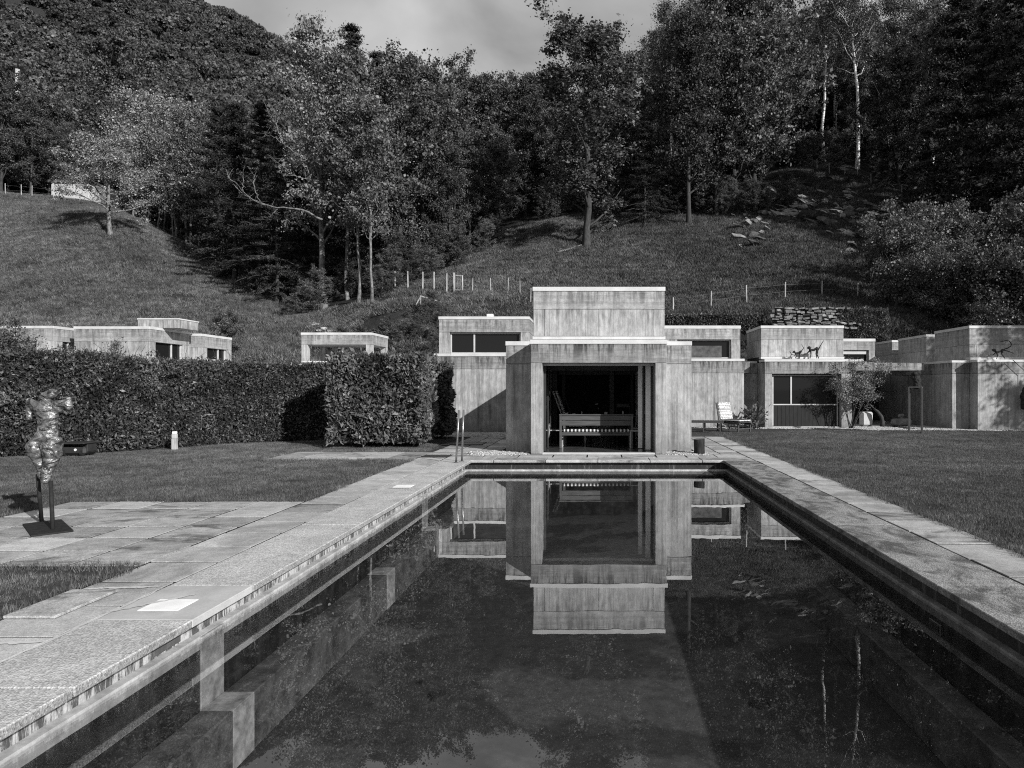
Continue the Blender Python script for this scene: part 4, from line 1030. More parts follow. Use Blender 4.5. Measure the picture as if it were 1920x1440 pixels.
# gravel
def pebble(seed):
    bm = bmesh.new(); bmesh.ops.create_icosphere(bm, subdivisions=1, radius=1); r = random.Random(seed)
    for v in bm.verts: v.co *= r.uniform(.75, 1.2); v.co.z *= .6; v.co.x *= 1.2
    me = bpy.data.meshes.new('pebble'); bm.to_mesh(me); bm.free(); me.materials.append(M['gravel']); return me
def pebble_patch(seed, n=90, size=.4):
    r = np.random.default_rng(seed); base = [pebble(i) for i in range(3)]; VV, FF = [], []; off = 0
    for i in range(n):
        b = base[i % 3]; co = np.array([v.co[:] for v in b.vertices]) * r.uniform(.012, .027); a = r.uniform(0, 6.28); c, s_ = math.cos(a), math.sin(a)
        co = np.column_stack([co[:, 0] * c - co[:, 1] * s_, co[:, 0] * s_ + co[:, 1] * c, co[:, 2]]) + np.array([r.uniform(-size / 2, size / 2), r.uniform(-size / 2, size / 2), r.uniform(0, .012)])
        VV.append(co); FF.extend([[q + off for q in p.vertices] for p in b.polygons]); off += len(co)
    return mesh_only('gravel_patch', np.concatenate(VV), np.array(FF), M['gravel'])
pg = [src('gravel_patch', pebble_patch(s)) for s in (1, 2)]
gp_ = []
for (a, b, c, d) in [(-6.0, -2.45, 22.3, 24.6), (-2.9, -1.65, 16.5, 17.22), (1.68, 2.7, 16.5, 17.2), (6.1, 10.4, 26.85, 27.35), (10.4, 14.2, 26.0, 26.5), (12.6, 13.7, 26.2, 29), (14, 21, 25.7, 25.97), (4.1, 6.9, 27.2, 27.6), (10.1, 11.8, 26.6, 28)]:
    q1, q2 = np.meshgrid(np.arange(a, b, .26), np.arange(c, d, .26)); gp_.append(np.stack([q1.ravel(), q2.ravel()], 1))
G_ = np.concatenate(gp_); G_ += rng.uniform(-.1, .1, G_.shape); nn = len(G_)
scatter('gravel', np.column_stack([G_, np.full(nn, -.004)]), np.stack([np.zeros(nn), np.zeros(nn), rng.uniform(0, 6.28, nn)], 1), rng.uniform(.8, 1.25, nn), pg, rng.integers(0, 2, nn))

# ---- clipped hedges
def hedge(name, label, quads, nleaf, ls, seed, mat='leaf_laurel', bulge=.10, shoots=0, base_gap=.0, cat='hedge'):
    """quads: list of (p0, p1, z0, z1, n) vertical faces or ('top', 4 corners, z); leaves sit in a shell around them"""
    r = np.random.default_rng(seed); t_ = thing(name, label, cat, (quads[0][0][0], quads[0][0][1], 0))
    P, D = [], []; areas = []
    for q in quads:
        if q[0] == 'top': areas.append(q[3])
        else: areas.append(math.dist(q[0][:2], q[1][:2]) * (q[3] - q[2]))
    areas = np.array(areas); cnts = (nleaf * areas / areas.sum()).astype(int)
    for q, n in zip(quads, cnts):
        a, b = r.random(n), r.random(n)
        if q[0] == 'top':
            c = np.array(q[1]); p = (c[0] * (1 - a[:, None]) + c[1] * a[:, None]) * (1 - b[:, None]) + (c[3] * (1 - a[:, None]) + c[2] * a[:, None]) * b[:, None]
            z = q[2] + r.exponential(.03, n) - r.exponential(.07, n) + vnoise(p[:, 0], p[:, 1], .6, seed) * .12
            P.append(np.column_stack([p, z])); dd = r.normal(0, .55, (n, 3)); dd[:, 2] += .9; D.append(dd)
        else:
            p0, p1 = np.array(q[0][:2]), np.array(q[1][:2]); tdir = (p1 - p0) / np.linalg.norm(p1 - p0); nrm = np.array([tdir[1], -tdir[0]]) * q[4]
            z = q[2] + (q[3] - q[2]) * b; s = a * np.linalg.norm(p1 - p0)
            inw = r.exponential(.055, n) - vnoise(s + p0[0], z * 1.3, .45, seed) * bulge * 2 - .02
            p = p0 + tdir * s[:, None] - nrm * inw[:, None]
            P.append(np.column_stack([p, z])); dd = r.normal(0, .5, (n, 3)); dd[:, :2] += nrm * .55; dd[:, 2] += r.choice([.5, -.5, .3], n); D.append(dd)
    P = np.concatenate(P); D = np.concatenate(D)
    v, f = leaf_arrays(P, D, ls, .42, r, .2)
    fo = mk('foliage', v, f, M[mat], t_)
    if shoots:
        LN = []
        tops = [q for q in quads if q[0] == 'top']
        for _ in range(shoots):
            q = tops[r.integers(0, len(tops))]; c = np.array(q[1]); a, b = r.random(), r.random(); p = (c[0] * (1 - a) + c[1] * a) * (1 - b) + (c[3] * (1 - a) + c[2] * a) * b
            h = r.uniform(.1, .45); pts = np.array([[p[0], p[1], q[2]], [p[0] + r.normal(0, .05), p[1], q[2] + h * .5], [p[0] + r.normal(0, .1), p[1], q[2] + h]]); LN.append((pts, [.008, .006, .003]))
        tubes('shoot', LN, M['bark'], t_, 4)
    return t_
DK = M['dark_interior']
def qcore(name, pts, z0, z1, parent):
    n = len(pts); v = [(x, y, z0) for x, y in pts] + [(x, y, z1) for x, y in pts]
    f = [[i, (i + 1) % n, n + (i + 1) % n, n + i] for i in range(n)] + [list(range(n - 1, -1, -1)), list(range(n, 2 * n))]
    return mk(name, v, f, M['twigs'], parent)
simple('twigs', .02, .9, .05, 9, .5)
# long hedge
HL = [(-17.2, 12.6), (-13.8, 15.7), (-12.0, 16.9), (-10.5, 19.7), (-8.6, 20.9), (-6.6, 21.4)]
HT = [2.75, 2.5, 2.38, 2.33, 2.33, 2.33]
q = []
bk = [(x - .5, y + 1.3) for x, y in HL]
for i in range(len(HL) - 1):
    q.append((HL[i], HL[i + 1], .03, (HT[i] + HT[i + 1]) / 2, 1)); q.append(('top', [HL[i], HL[i + 1], bk[i + 1], bk[i]], (HT[i] + HT[i + 1]) / 2 - .02, 2.0))
t_ = hedge('long_hedge', 'long clipped dark-leaved hedge along the left lawn', q, 62000, .09, 3, shoots=60)
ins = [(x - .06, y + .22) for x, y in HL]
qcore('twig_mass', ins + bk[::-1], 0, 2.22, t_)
# hedge block in front
b0, b1, by, bd = -7.25, -4.72, 18.3, 1.9
q = [((b0, by), (b1, by), .12, 2.46, 1), ((b1, by), (b1 - .1, by + bd), .12, 2.46, 1), ((b0, by + bd), (b0, by), .12, 2.46, 1), ('top', [(b0, by), (b1, by), (b1, by + bd), (b0, by + bd)], 2.45, 4.0)]
t_ = hedge('hedge_block', 'large square clipped laurel block with broad glossy leaves at the end of the pool path', q, 17000, .15, 4, bulge=.16, shoots=8)
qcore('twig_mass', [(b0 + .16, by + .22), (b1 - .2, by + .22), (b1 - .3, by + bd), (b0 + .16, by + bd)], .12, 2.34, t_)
q = [((-5.6, 21.4), (-4.72, 21.4), .1, 2.34, 1), ((-4.72, 21.4), (-4.75, 22.4), .1, 2.34, 1), ('top', [(-5.6, 21.4), (-4.72, 21.4), (-4.72, 22.4), (-5.6, 22.4)], 2.33, 1.0)]
t_ = hedge('hedge_end', 'narrow hedge end showing behind the right side of the square laurel block', q, 5200, .13, 5, bulge=.12, shoots=3)
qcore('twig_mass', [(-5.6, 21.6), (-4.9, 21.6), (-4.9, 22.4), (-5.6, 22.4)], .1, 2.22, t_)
# loose tall shrubs at the left end
for i, (x, y, s, lab) in enumerate([(-14.7, 16.4, .74, 'tall loose shrub with twiggy top at the left edge of the picture'), (-13.5, 17.7, .56, 'loose-leaved shrub growing out of the hedge behind the bronze torso'), (-12.2, 18.3, .54, 'loose shrub bulging from the hedge right of the bronze torso')]):
    put_tree(V['bush'], 'loose_shrub', lab, 'shrub', x, y, s, i * 2.1, z=0, dz=0)
# upper clipped hedge on the bank above the right wing, and the ivy wall
ya = 38.5
q = [((X(1246, ya), ya), (X(1432, ya), ya), Z(625, ya), Z(590, ya), 1), ('top', [(X(1246, ya), ya), (X(1432, ya), ya), (X(1432, ya), ya + 1.2), (X(1246, ya), ya + 1.2)], Z(590, ya), 5)]
t_ = hedge('bank_hedge', 'low clipped hedge on the bank above the single strip window', q, 9000, .13, 6)
qcore('twig_mass', [(X(1246, ya), ya + .15), (X(1432, ya), ya + .15), (X(1432, ya), ya + 1.2), (X(1246, ya), ya + 1.2)], Z(640, ya), Z(592, ya), t_)
sw = thing('stone_wall', 'old dry stone garden wall, its left half bare, above the roof with the monkeys', 'wall', (X(1540, 38), 38, 3.5))
yw = 38.0; wx0, wx1, wz0, wz1 = X(1455, yw), X(1665, yw), Z(640, yw), Z(580, yw)
box('wall_core', wx0 + .05, wx1 - .05, yw + .1, yw + .7, wz0 - 1, wz1 - .05, M['stone_dark'], sw, 0)
def rock_mesh(seed, flat=.6, jag=.25, sub=2):
    bm = bmesh.new(); bmesh.ops.create_icosphere(bm, subdivisions=sub, radius=.5); r = random.Random(seed)
    planes = [(Vector((r.gauss(0, 1), r.gauss(0, 1), r.gauss(0, 1))).normalized(), r.uniform(.14, .36)) for _ in range(11)]
    for v in bm.verts:
        for n_, d_ in planes:
            k_ = v.co.dot(n_)
            if k_ > d_: v.co -= n_ * (k_ - d_)
        v.co += Vector((r.uniform(-1, 1), r.uniform(-1, 1), r.uniform(-1, 1))) * .02 * jag * 4
        v.co.z *= flat
    me = bpy.data.meshes.new('rock'); bm.to_mesh(me); bm.free(); return me
def block_mesh(seed):
    r = random.Random(seed); bm = bmesh.new(); bm_box(bm, -.5, .5, -.5, .5, -.5, .5, .09)
    for v in bm.verts: v.co += Vector((r.uniform(-1, 1), r.uniform(-1, 1), r.uniform(-1, 1))) * .07
    me = bpy.data.meshes.new('stone'); bm.to_mesh(me); bm.free(); return me
rocks = [block_mesh(s) for s in range(6)]
for i_, me in enumerate(rocks): me.materials.append(M['stone_pale' if i_ % 3 == 0 else 'wall_stone'])
rr = random.Random(8); zc = wz0 + .55
while zc < wz1:
    hgt = rr.uniform(.09, .19); xc = wx0 - rr.uniform(0, .3)
    xe = X(1580, yw) + rr.uniform(-.6, .8)
    while xc < xe:
        wd = rr.uniform(.12, .46); hj = rr.uniform(.6, 1.15)
        o = bpy.data.objects.new('stone', rocks[rr.randrange(6)]); COL.objects.link(o); o.parent = sw
        o.location = Vector((xc + wd / 2, yw + .1 + rr.uniform(-.05, .05), zc + hgt / 2 + rr.uniform(-.03, .03) + .05 * math.sin(xc * 2.1))) - sw.location; o.scale = (wd * .98, rr.uniform(.35, .6), hgt * .95 * hj); o.rotation_euler = (rr.uniform(-.2, .2), rr.uniform(-.16, .16), rr.uniform(-.3, .3))
        xc += wd + .02
    zc += hgt + .015
q = [((X(1570, yw), yw - .05), (wx1, yw - .05), wz0, wz1 + .03, 1), ('top', [(wx0, yw), (wx1, yw), (wx1, yw + .7), (wx0, yw + .7)], wz1, 3.0), ((wx0, yw - .02), (X(1575, yw), yw - .02), wz1 - .25, wz1 + .05, 1)]
hedge('ivy', 'mass of ivy hanging over the right half of the dry stone wall', q, 12000, .12, 7, mat='leaf_shrub', cat='ivy')
# rocks and scree on the right slope
rk = [rock_mesh(s + 30, .75, .35, 2) for s in range(5)]
for i_, me in enumerate(rk): me.materials.append(M['stone_dark' if i_ % 2 else 'stone_pale'])
rp_ = random.Random(12)
for i in range(230):
    t1 = rp_.random() ** 1.2; px = 1385 + 330 * t1 + rp_.gauss(0, 14); cyy = 392 + 55 * max(0, t1 - .3) + rp_.gauss(0, 24) * (1.2 - .4 * t1)
    Yc = 62 + (450 - cyy) * .17
    # march along the view column until the slope is met
    ys_ = np.linspace(45, 90, 91); d_ = np.abs(HY - (H(X(px, 1) * ys_, ys_) - EYE) * F / ys_ - cyy); Yc = float(ys_[np.argmin(d_)]); xx_ = X(px, Yc)
    o = bpy.data.objects.new('slope_rock', rk[rp_.randrange(5)]); COL.objects.link(o)
    s_ = rp_.uniform(.3, .95) * (2.0 if rp_.random() < .10 else 1)
    o.location = (xx_, Yc, float(H(xx_, Yc)) + .18 * s_); o.scale = (s_ * 2.3, s_ * 1.5, s_ * 1.0); o.rotation_euler = (rp_.uniform(.0, .7), rp_.uniform(.1, .5), rp_.uniform(-.6, .6))
    props(o, 'lichened grey rock in the broken outcrop on the right slope', 'rock', 'rocks of the outcrop on the right slope')
rg = [rock_mesh(s + 60, .7, .35, 2) for s in range(4)]
for me in rg: me.materials.append(M['stone_white'])
for i in range(60):
    t1 = rp_.random(); px = 588 + 72 * t1 + rp_.gauss(0, 5); Yc = 51 - 7 * t1 + rp_.uniform(-1, 1); xx_ = X(px, Yc)
    o = bpy.data.objects.new('gully_rock', rg[rp_.randrange(4)]); COL.objects.link(o); s_ = rp_.uniform(.3, .9)
    o.data = o.data if i else o.data
    o.location = (xx_, Yc, float(H(xx_, Yc)) + .05); o.scale = (s_ * 1.4, s_, s_ * .8); o.rotation_euler = (.3, rp_.uniform(-.3, .3), rp_.uniform(-.6, .6))
    props(o, 'pale rock showing through the grass where the left meadow drops to the gully', 'rock', 'rocks at the edge of the gully')

# ------------------------------------------------------------------ objects
def bar(name, p0, p1, w, t_, mat, parent, up=(0, 0, 1), bev=.004):
    """a bar of section w x t from p0 to p1 in the parent's own space"""
    p0, p1 = Vector(p0), Vector(p1); d = p1 - p0; L = d.length; z = d.normalized(); u = Vector(up)
    if abs(z.dot(u)) > .95: u = Vector((0, 1, 0))
    x = u.cross(z).normalized(); y = z.cross(x)
    m = Matrix((x, y, z)).transposed().to_4x4(); m.translation = p0
    bm = bmesh.new(); bm_box(bm, -w / 2, w / 2, -t_ / 2, t_ / 2, 0, L, min(bev, w * .2, t_ * .2), m)
    return from_bm(name, bm, M[mat] if isinstance(mat, str) else mat, parent)
def sculpt(name, caps, voxel, mat, parent, rough=0.0, size=.05, sub=10):
    """one continuous surface grown round tapered limbs (p0, p1, r0, r1[, squash])"""
    bm = bmesh.new()
    for c in caps:
        p0, p1, r0, r1 = Vector(c[0]), Vector(c[1]), c[2], c[3]; sq = c[4] if len(c) > 4 else (1, 1, 1)
        n = max(2, int((p1 - p0).length / (min(r0, r1) * .45)) + 1)
        for i in range(n):
            f = i / (n - 1); r = r0 + (r1 - r0) * f; p = p0.lerp(p1, f)
            bmesh.ops.create_icosphere(bm, subdivisions=2, radius=1, matrix=Matrix.Translation(p) @ Matrix.Diagonal((r * sq[0], r * sq[1], r * sq[2], 1)))
    o = from_bm(name, bm, mat, parent, smooth=True)
    r_ = o.modifiers.new('merge', 'REMESH'); r_.mode = 'VOXEL'; r_.voxel_size = voxel; r_.use_smooth_shade = True
    s_ = o.modifiers.new('smooth', 'SMOOTH'); s_.factor = .5; s_.iterations = 3
    if rough:
        tx = bpy.data.textures.new(name + '_rough', 'CLOUDS'); tx.noise_scale = size; tx.noise_depth = 3
        d_ = o.modifiers.new('rough', 'DISPLACE'); d_.texture = tx; d_.strength = rough; d_.mid_level = .5
    return o
def gy(px, py, lo=36, hi=130):
    ys = np.linspace(lo, hi, 941); p = HY - (H(X(px, 1) * ys, ys) - EYE) * F / ys
    k = np.nonzero(p <= py)[0]
    return float(ys[k[0]]) if len(k) else float(ys[np.argmin(np.abs(p - py))])

# bronze torso on two rods
S = 7.9 / F
st = thing('bronze_torso', 'headless-looking bronze female torso with cut limbs standing on two steel rods', 'statue', (X(88, 7.9), 7.9, 0))
def q_(px, py, y=0): return ((px - 88) * S, y, EYE + (HY - py) * S)
caps = [(q_(82, 744), q_(100, 738, -.01), 8 * S, 9.5 * S), (q_(100, 738), q_(107, 736, -.02), 7 * S, 5 * S), (q_(88, 748), q_(88, 760), 7 * S, 9 * S),
        (q_(70, 764), q_(108, 762), 12 * S, 12 * S, (1, .8, 1)), (q_(60, 757), q_(70, 762), 8 * S, 10 * S), (q_(56, 752), q_(55, 784), 6.5 * S, 5 * S), (q_(108, 760), q_(127, 756), 9.5 * S, 8 * S), (q_(129, 750), q_(129, 764), 6 * S, 6.5 * S),
        (q_(88, 768), q_(90, 800), 20 * S, 16.5 * S, (1.05, .75, 1)), (q_(90, 800), q_(88, 822), 16.5 * S, 22 * S, (1, .8, 1)), (q_(76, 832), q_(98, 832), 19 * S, 19 * S, (1, .9, 1)),
        (q_(73, 838, -.05), q_(73, 848, -.03), 16 * S, 15 * S), (q_(101, 836, -.05), q_(102, 848, -.04), 16 * S, 15 * S),
        (q_(71, 848), q_(76, 880, .03), 14.5 * S, 9.5 * S), (q_(76, 880, .03), q_(76, 892, .03), 9 * S, 8.5 * S),
        (q_(103, 848, -.02), q_(97, 882, -.06), 14.5 * S, 9.5 * S), (q_(97, 882, -.06), q_(95, 898, -.07), 9 * S, 8 * S)]
t = MT('cast_bronze', .36, .5); t.b.inputs['Metallic'].default_value = .6
wr_ = t.noise(7, 4, .6, (.8, .8, 1.4), vec=t.O(), dist=2.0)
t.col(t.mul(t.rng(wr_, .38, .62, .035, .34), t.rng(t.noise(5, 4, vec=t.O()), .3, .7, .7, 1.3))); t.bump(wr_, 1.0, .03); M['cast'] = t.m
sculpt('torso', caps, .008, M['cast'], st, .013, .035)
r1b, r2b = (X(78, 8.11), 8.11), (X(99, 7.66), 7.66)
o = tubes('rod', [([(r1b[0], r1b[1], .015), (X(76, 8.0), 7.96, Z(890, 7.95))], [.021, .021])], M['dark_iron'], st, 12)
o = tubes('rod', [([(r2b[0], r2b[1], .015), (X(95, 7.8), 7.80, Z(902, 7.8))], [.021, .021])], M['dark_iron'], st, 12)
pc = [(X(42, 7.96), 7.96), (X(58, 7.33), 7.33), (X(138, 7.6), 7.6), (X(115, 8.24), 8.24)]
v = [(a, b, .003) for a, b in pc] + [(a, b, .018) for a, b in pc]
mk('base_plate', v, [[3, 2, 1, 0], [4, 5, 6, 7]] + [[i, (i + 1) % 4, 4 + (i + 1) % 4, 4 + i] for i in range(4)], M['dark_iron'], st)

# mower dock
md = thing('mower_dock', 'low dark robot mower under its flat garage roof by the hedge', 'robot mower', (X(143, 16.1), 16.0, 0), .05)
bm = bmesh.new(); bm_box(bm, -.28, .28, -.02, .45, .03, .22, .05); from_bm('body', bm, M['dark_plastic'], md)
bm = bmesh.new(); bm_box(bm, -.33, .33, -.12, .5, .285, .32, .015); from_bm('roof', bm, M['dark_plastic'], md)
for a in (-.27, .27): bar('bracket', (a, .2, .1), (a, .2, .29), .05, .3, 'dark_plastic', md)
for a in (-.2, .2):
    bm = bmesh.new(); bmesh.ops.create_cone(bm, cap_ends=True, segments=16, radius1=.08, radius2=.08, depth=.05, matrix=Matrix.Translation((a, 0.02, .08)) @ Matrix.Rotation(math.pi / 2, 4, 'Y')); from_bm('wheel', bm, M['dark_iron'], md)
bm = bmesh.new(); bmesh.ops.create_cone(bm, cap_ends=True, segments=8, radius1=.03, radius2=.03, depth=.01, matrix=Matrix.Translation((.07, -.027, .15)) @ Matrix.Rotation(math.pi / 2, 4, 'X')); from_bm('badge', bm, M['white'], md)
# bollard
bo = thing('garden_light', 'short square garden bollard light at the foot of the long hedge', 'bollard light', (X(327.5, 17.7), 17.7, 0))
bm = bmesh.new(); bm_box(bm, -.055, .055, -.055, .055, 0, .28, .006); from_bm('post', bm, M['post_wood'], bo)
bm = bmesh.new(); bm_box(bm, -.05, .05, -.05, .05, .285, .40, .004); from_bm('louvre', bm, M['frame_metal'], bo)
bm = bmesh.new(); bm_box(bm, -.045, .045, -.045, .045, .405, .47, .008); from_bm('cap', bm, M['white'], bo)
# pool rails
la = thing('pool_handrail', 'pair of slim steel hand posts at the far left corner of the pool', 'handrail', (-2.97, 14.5, 0))
for (px, py, pt, ptop) in ((855, 868, 861.5, 769), (866, 865, 870, 768)):
    Yq_ = F * EYE / (py - HY)
    tubes('rail', [([(X(px, Yq_), Yq_, 0), (X(pt, Yq_), Yq_ - .05, Z(ptop, Yq_))], [.021, .021])], M['steel'], la, 12)
    bm = bmesh.new(); bmesh.ops.create_cone(bm, cap_ends=True, segments=16, radius1=.055, radius2=.045, depth=.014, matrix=Matrix.Translation((X(px, Yq_), Yq_, .008))); from_bm('flange', bm, M['steel'], la, local=False)
# log stump
lg = thing('log_stump', 'dark sawn log standing on end beside the right pier', 'log', (X(1312, 16.55), 16.6, 0), .4)
n = 22; vv = []; ff = []
for k, (zz, rr_) in enumerate(((0, .135), (.12, .128), (.25, .13), (.355, .134), (.362, .128))):
    for i in range(n):
        a = 2 * math.pi * i / n; r0 = rr_ * (1 + .05 * math.sin(5 * a + zz * 3) + .03 * math.sin(11 * a)); vv.append((r0 * math.cos(a), r0 * math.sin(a), zz + .012 * math.cos(a)))
    if k:
        for i in range(n): ff.append([(k - 1) * n + i, (k - 1) * n + (i + 1) % n, k * n + (i + 1) % n, k * n + i])
mk('bark', vv, ff, M['log_bark'], lg, True, True)
mk('sawn_end', [(p[0] * .99, p[1] * .99, p[2] + .001) for p in vv[-n:]], [list(range(n))], M['log_end'], lg, False, True)
# grate by the hedge
gr = thing('floor_grate', 'dark sunken mat in the paving between the laurel block and the gravel', 'mat', (X(865, 19), 19.4, 0))
bm = bmesh.new(); bm_box(bm, -.55, .55, -.35, .35, .002, .02, .004); from_bm('mat', bm, M['dark_plastic'], gr)
bm = bmesh.new(); bm_box(bm, -.58, .58, -.38, -.352, .002, .024, .003); bm_box(bm, -.58, .58, .352, .38, .002, .024, .003); from_bm('rim', bm, M['dark_iron'], gr)

# bench with its back to the pool
be = thing('wooden_bench', 'dark wooden bench seen from behind with a checked cushion on its seat', 'bench', (X(1118, 17.85), 17.85, .02))
hw = .93
for s_ in (-1, 1):
    bar('leg', (s_ * hw, 0, 0), (s_ * hw, 0, .86), .06, .05, 'bench_wood', be)
    bar('leg', (s_ * hw, .5, 0), (s_ * hw, .5, .42), .06, .05, 'bench_wood', be)
    bar('arm_rail', (s_ * hw, .02, .60), (s_ * hw, .5, .60), .05, .03, 'bench_wood', be)
bar('back_board', (-hw + .03, 0, .79), (hw - .03, 0, .79), .03, .125, 'bench_wood', be)
bar('back_board', (-hw + .03, 0, .655), (hw - .03, 0, .655), .03, .125, 'bench_wood', be)
bar('top_rail', (-hw - .04, 0, .875), (hw + .04, 0, .875), .07, .03, 'bench_wood', be)
bar('seat_rail', (-hw + .03, 0, .36), (hw - .03, 0, .36), .04, .05, 'bench_wood', be)
bar('seat', (-hw + .03, .26, .40), (hw - .03, .26, .40), .46, .03, 'bench_wood', be)
bm = bmesh.new(); bm_box(bm, -hw + .06, hw - .06, .03, .47, .42, .49, .025); from_bm('cushion', bm, M['plaid'], be)
# table
tb = thing('dining_table', 'long dark dining table behind the bench in the pavilion', 'table', (-.03, 18.95, .02))
bar('table_top', (-1.0, 0, .80), (1.0, 0, .80), .95, .04, 'bench_wood', tb)
for a in (-.9, .9):
    for b in (-.38, .38): bar('leg', (a, b, 0), (a, b, .78), .07, .07, 'bench_wood', tb)
bw_ = thing('fruit_bowl', 'wide shallow dark bowl on the dining table', 'bowl', (X(1113, 18.8), 18.8, .84))
bm = bmesh.new(); prof = [(0, .0), (.10, .0), (.19, .03), (.26, .065), (.255, .07), (.18, .04), (.09, .012), (0, .01)]; rings = []
for r0, z0 in prof: rings.append([bm.verts.new((r0 * math.cos(2 * math.pi * i / 28), r0 * math.sin(2 * math.pi * i / 28), z0)) for i in range(28)] if r0 else None)
for a, b in zip(rings, rings[1:]):
    if a and b:
        for i in range(28): bm.faces.new((a[i], a[(i + 1) % 28], b[(i + 1) % 28], b[i]))
bm.faces.new(rings[1][::-1]); bm.faces.new(rings[-2])
from_bm('shell', bm, M['dark_iron'], bw_, True)
for i, (px, w_, h_, lab, nm) in enumerate(((1062, .10, .07, 'small pale bowl at the left end of the dining table', 'small_bowl'), (1076, .16, .05, 'stack of pale papers on the dining table', 'paper_stack'), (1091, .03, .11, 'small glass bottle on the dining table left of the wide bowl', 'bottle'), (1136, .12, .09, 'pale box standing on the dining table right of the wide bowl', 'box'), (1168, .04, .12, 'slim pale candle at the right end of the dining table', 'candle'))):
    bm = bmesh.new(); bmesh.ops.create_cone(bm, cap_ends=True, segments=4 if 'box' in nm or 'paper' in nm else 14, radius1=w_ * .45, radius2=w_ * (.6 if 'bowl' in nm else .45), depth=h_, matrix=Matrix.Translation((0, 0, h_ / 2)) @ Matrix.Rotation(math.pi / 4, 4, 'Z'))
    o = from_bm(nm, bm, M['old_plaster'], None); o.location = (X(px, 18.85), 18.85, .841); props(o, lab, nm.split('_')[-1])
def chair(name, label, x, y, rz, mat, bh=.86, z0=.02):
    t = thing(name, label, 'chair', (x, y, z0), rz)
    for a in (-.19, .19):
        bar('leg', (a, -.18, 0), (a * .95, -.18, .44), .03, .035, mat, t)
        tubes('leg', [([(a, .24, 0), (a * .98, .17, .42), (a * .98, .20, .65), (a * .98, .26, bh)], [.016, .02, .018, .014])], M[mat], t, 6, True)
    bar('seat', (0, -.21, .455), (0, .2, .455), .42, .03, mat, t)
    bar('backrest', (-.19, .245, bh - .06), (.19, .245, bh - .06), .02, .11, mat, t)
    bar('back_slat', (-.19, .205, .64), (.19, .205, .64), .018, .04, mat, t)
    return t
chair('dining_chair', 'pale wooden chair at the left end of the dining table', -1.13, 18.25, -math.pi / 2 * -1, 'pale_wood')
chair('dining_chair', 'slim pale chair at the right end of the bench', 1.02, 18.0, -math.pi / 2, 'pale_wood')
chair('dining_chair', 'white-backed chair against the right wall of the pavilion', 1.17, 19.1, -.35, 'old_plaster', .95)
chair('dining_chair', 'dark chair behind the right end of the dining table', .72, 19.75, 0, 'dark_wood', 1.12)
def recliner(name, label, x, y, rz, mat, cush, z0=.02, bh=.95, tilt=.33):
    t = thing(name, label, 'reclining chair', (x, y, z0), rz)
    dx = math.sin(tilt) * bh; dz = math.cos(tilt) * bh
    for s_ in (-.27, .27):
        bar('back_rail', (s_, .20, .40), (s_, .20 + dx, .40 + dz), .035, .045, mat, t, (1, 0, 0))
        bar('seat_rail', (s_, -.38, .42), (s_, .26, .38), .035, .045, mat, t)
        bar('leg', (s_, -.32, 0), (s_, -.30, .62), .04, .04, mat, t)
        bar('leg', (s_, .30, 0), (s_, .18, .42), .04, .04, mat, t)
        bar('armrest', (s_ * 1.1, -.36, .63), (s_ * 1.1, .30, .65), .06, .025, mat, t)
    for k in range(8):
        f = (k + .5) / 8; bar('back_slat', (-.25, .205 + dx * f, .40 + dz * f), (.25, .205 + dx * f, .40 + dz * f), .012, .06, mat, t, (1, 0, 0))
    for k in range(7): bar('seat_slat', (-.25, -.34 + k * .085, .425 - k * .004), (.25, -.34 + k * .085, .425 - k * .004), .06, .012, mat, t)
    if cush:
        m_ = Matrix.Translation((0, .185, .43)) @ Matrix.Rotation(-tilt, 4, 'X')
        bm = bmesh.new(); bm_box(bm, -.25, .25, -.085, -.02, .02, bh * .98, .025, m_); from_bm('back_cushion', bm, M[cush], t)
        bm = bmesh.new(); bm_box(bm, -.25, .25, -.36, .16, .44, .50, .025); from_bm('seat_cushion', bm, M[cush], t)
    return t
recliner('recliner', 'high-backed reclining chair with printed cushion at the left inside the pavilion', -.70, 19.9, math.pi / 2, 'white_paint', 'print_cloth', bh=1.15, tilt=.36)
recliner('recliner', 'dark slatted reclining chair further back inside the pavilion', -.62, 21.3, math.pi / 2 + .3, 'dark_wood', None)
lm = thing('reading_lamp', 'thin dark lamp standing on the low wall deep inside the pavilion', 'lamp', (X(1125, 22.7), 22.7, .62))
tubes('stem', [([(0, 0, 0), (-.06, 0, .3), (-.10, 0, .42)], [.01, .008, .006])], M['steel'], lm, 6, True); bar('shade', (-.16, 0, .43), (-.05, 0, .45), .07, .05, 'old_plaster', lm)

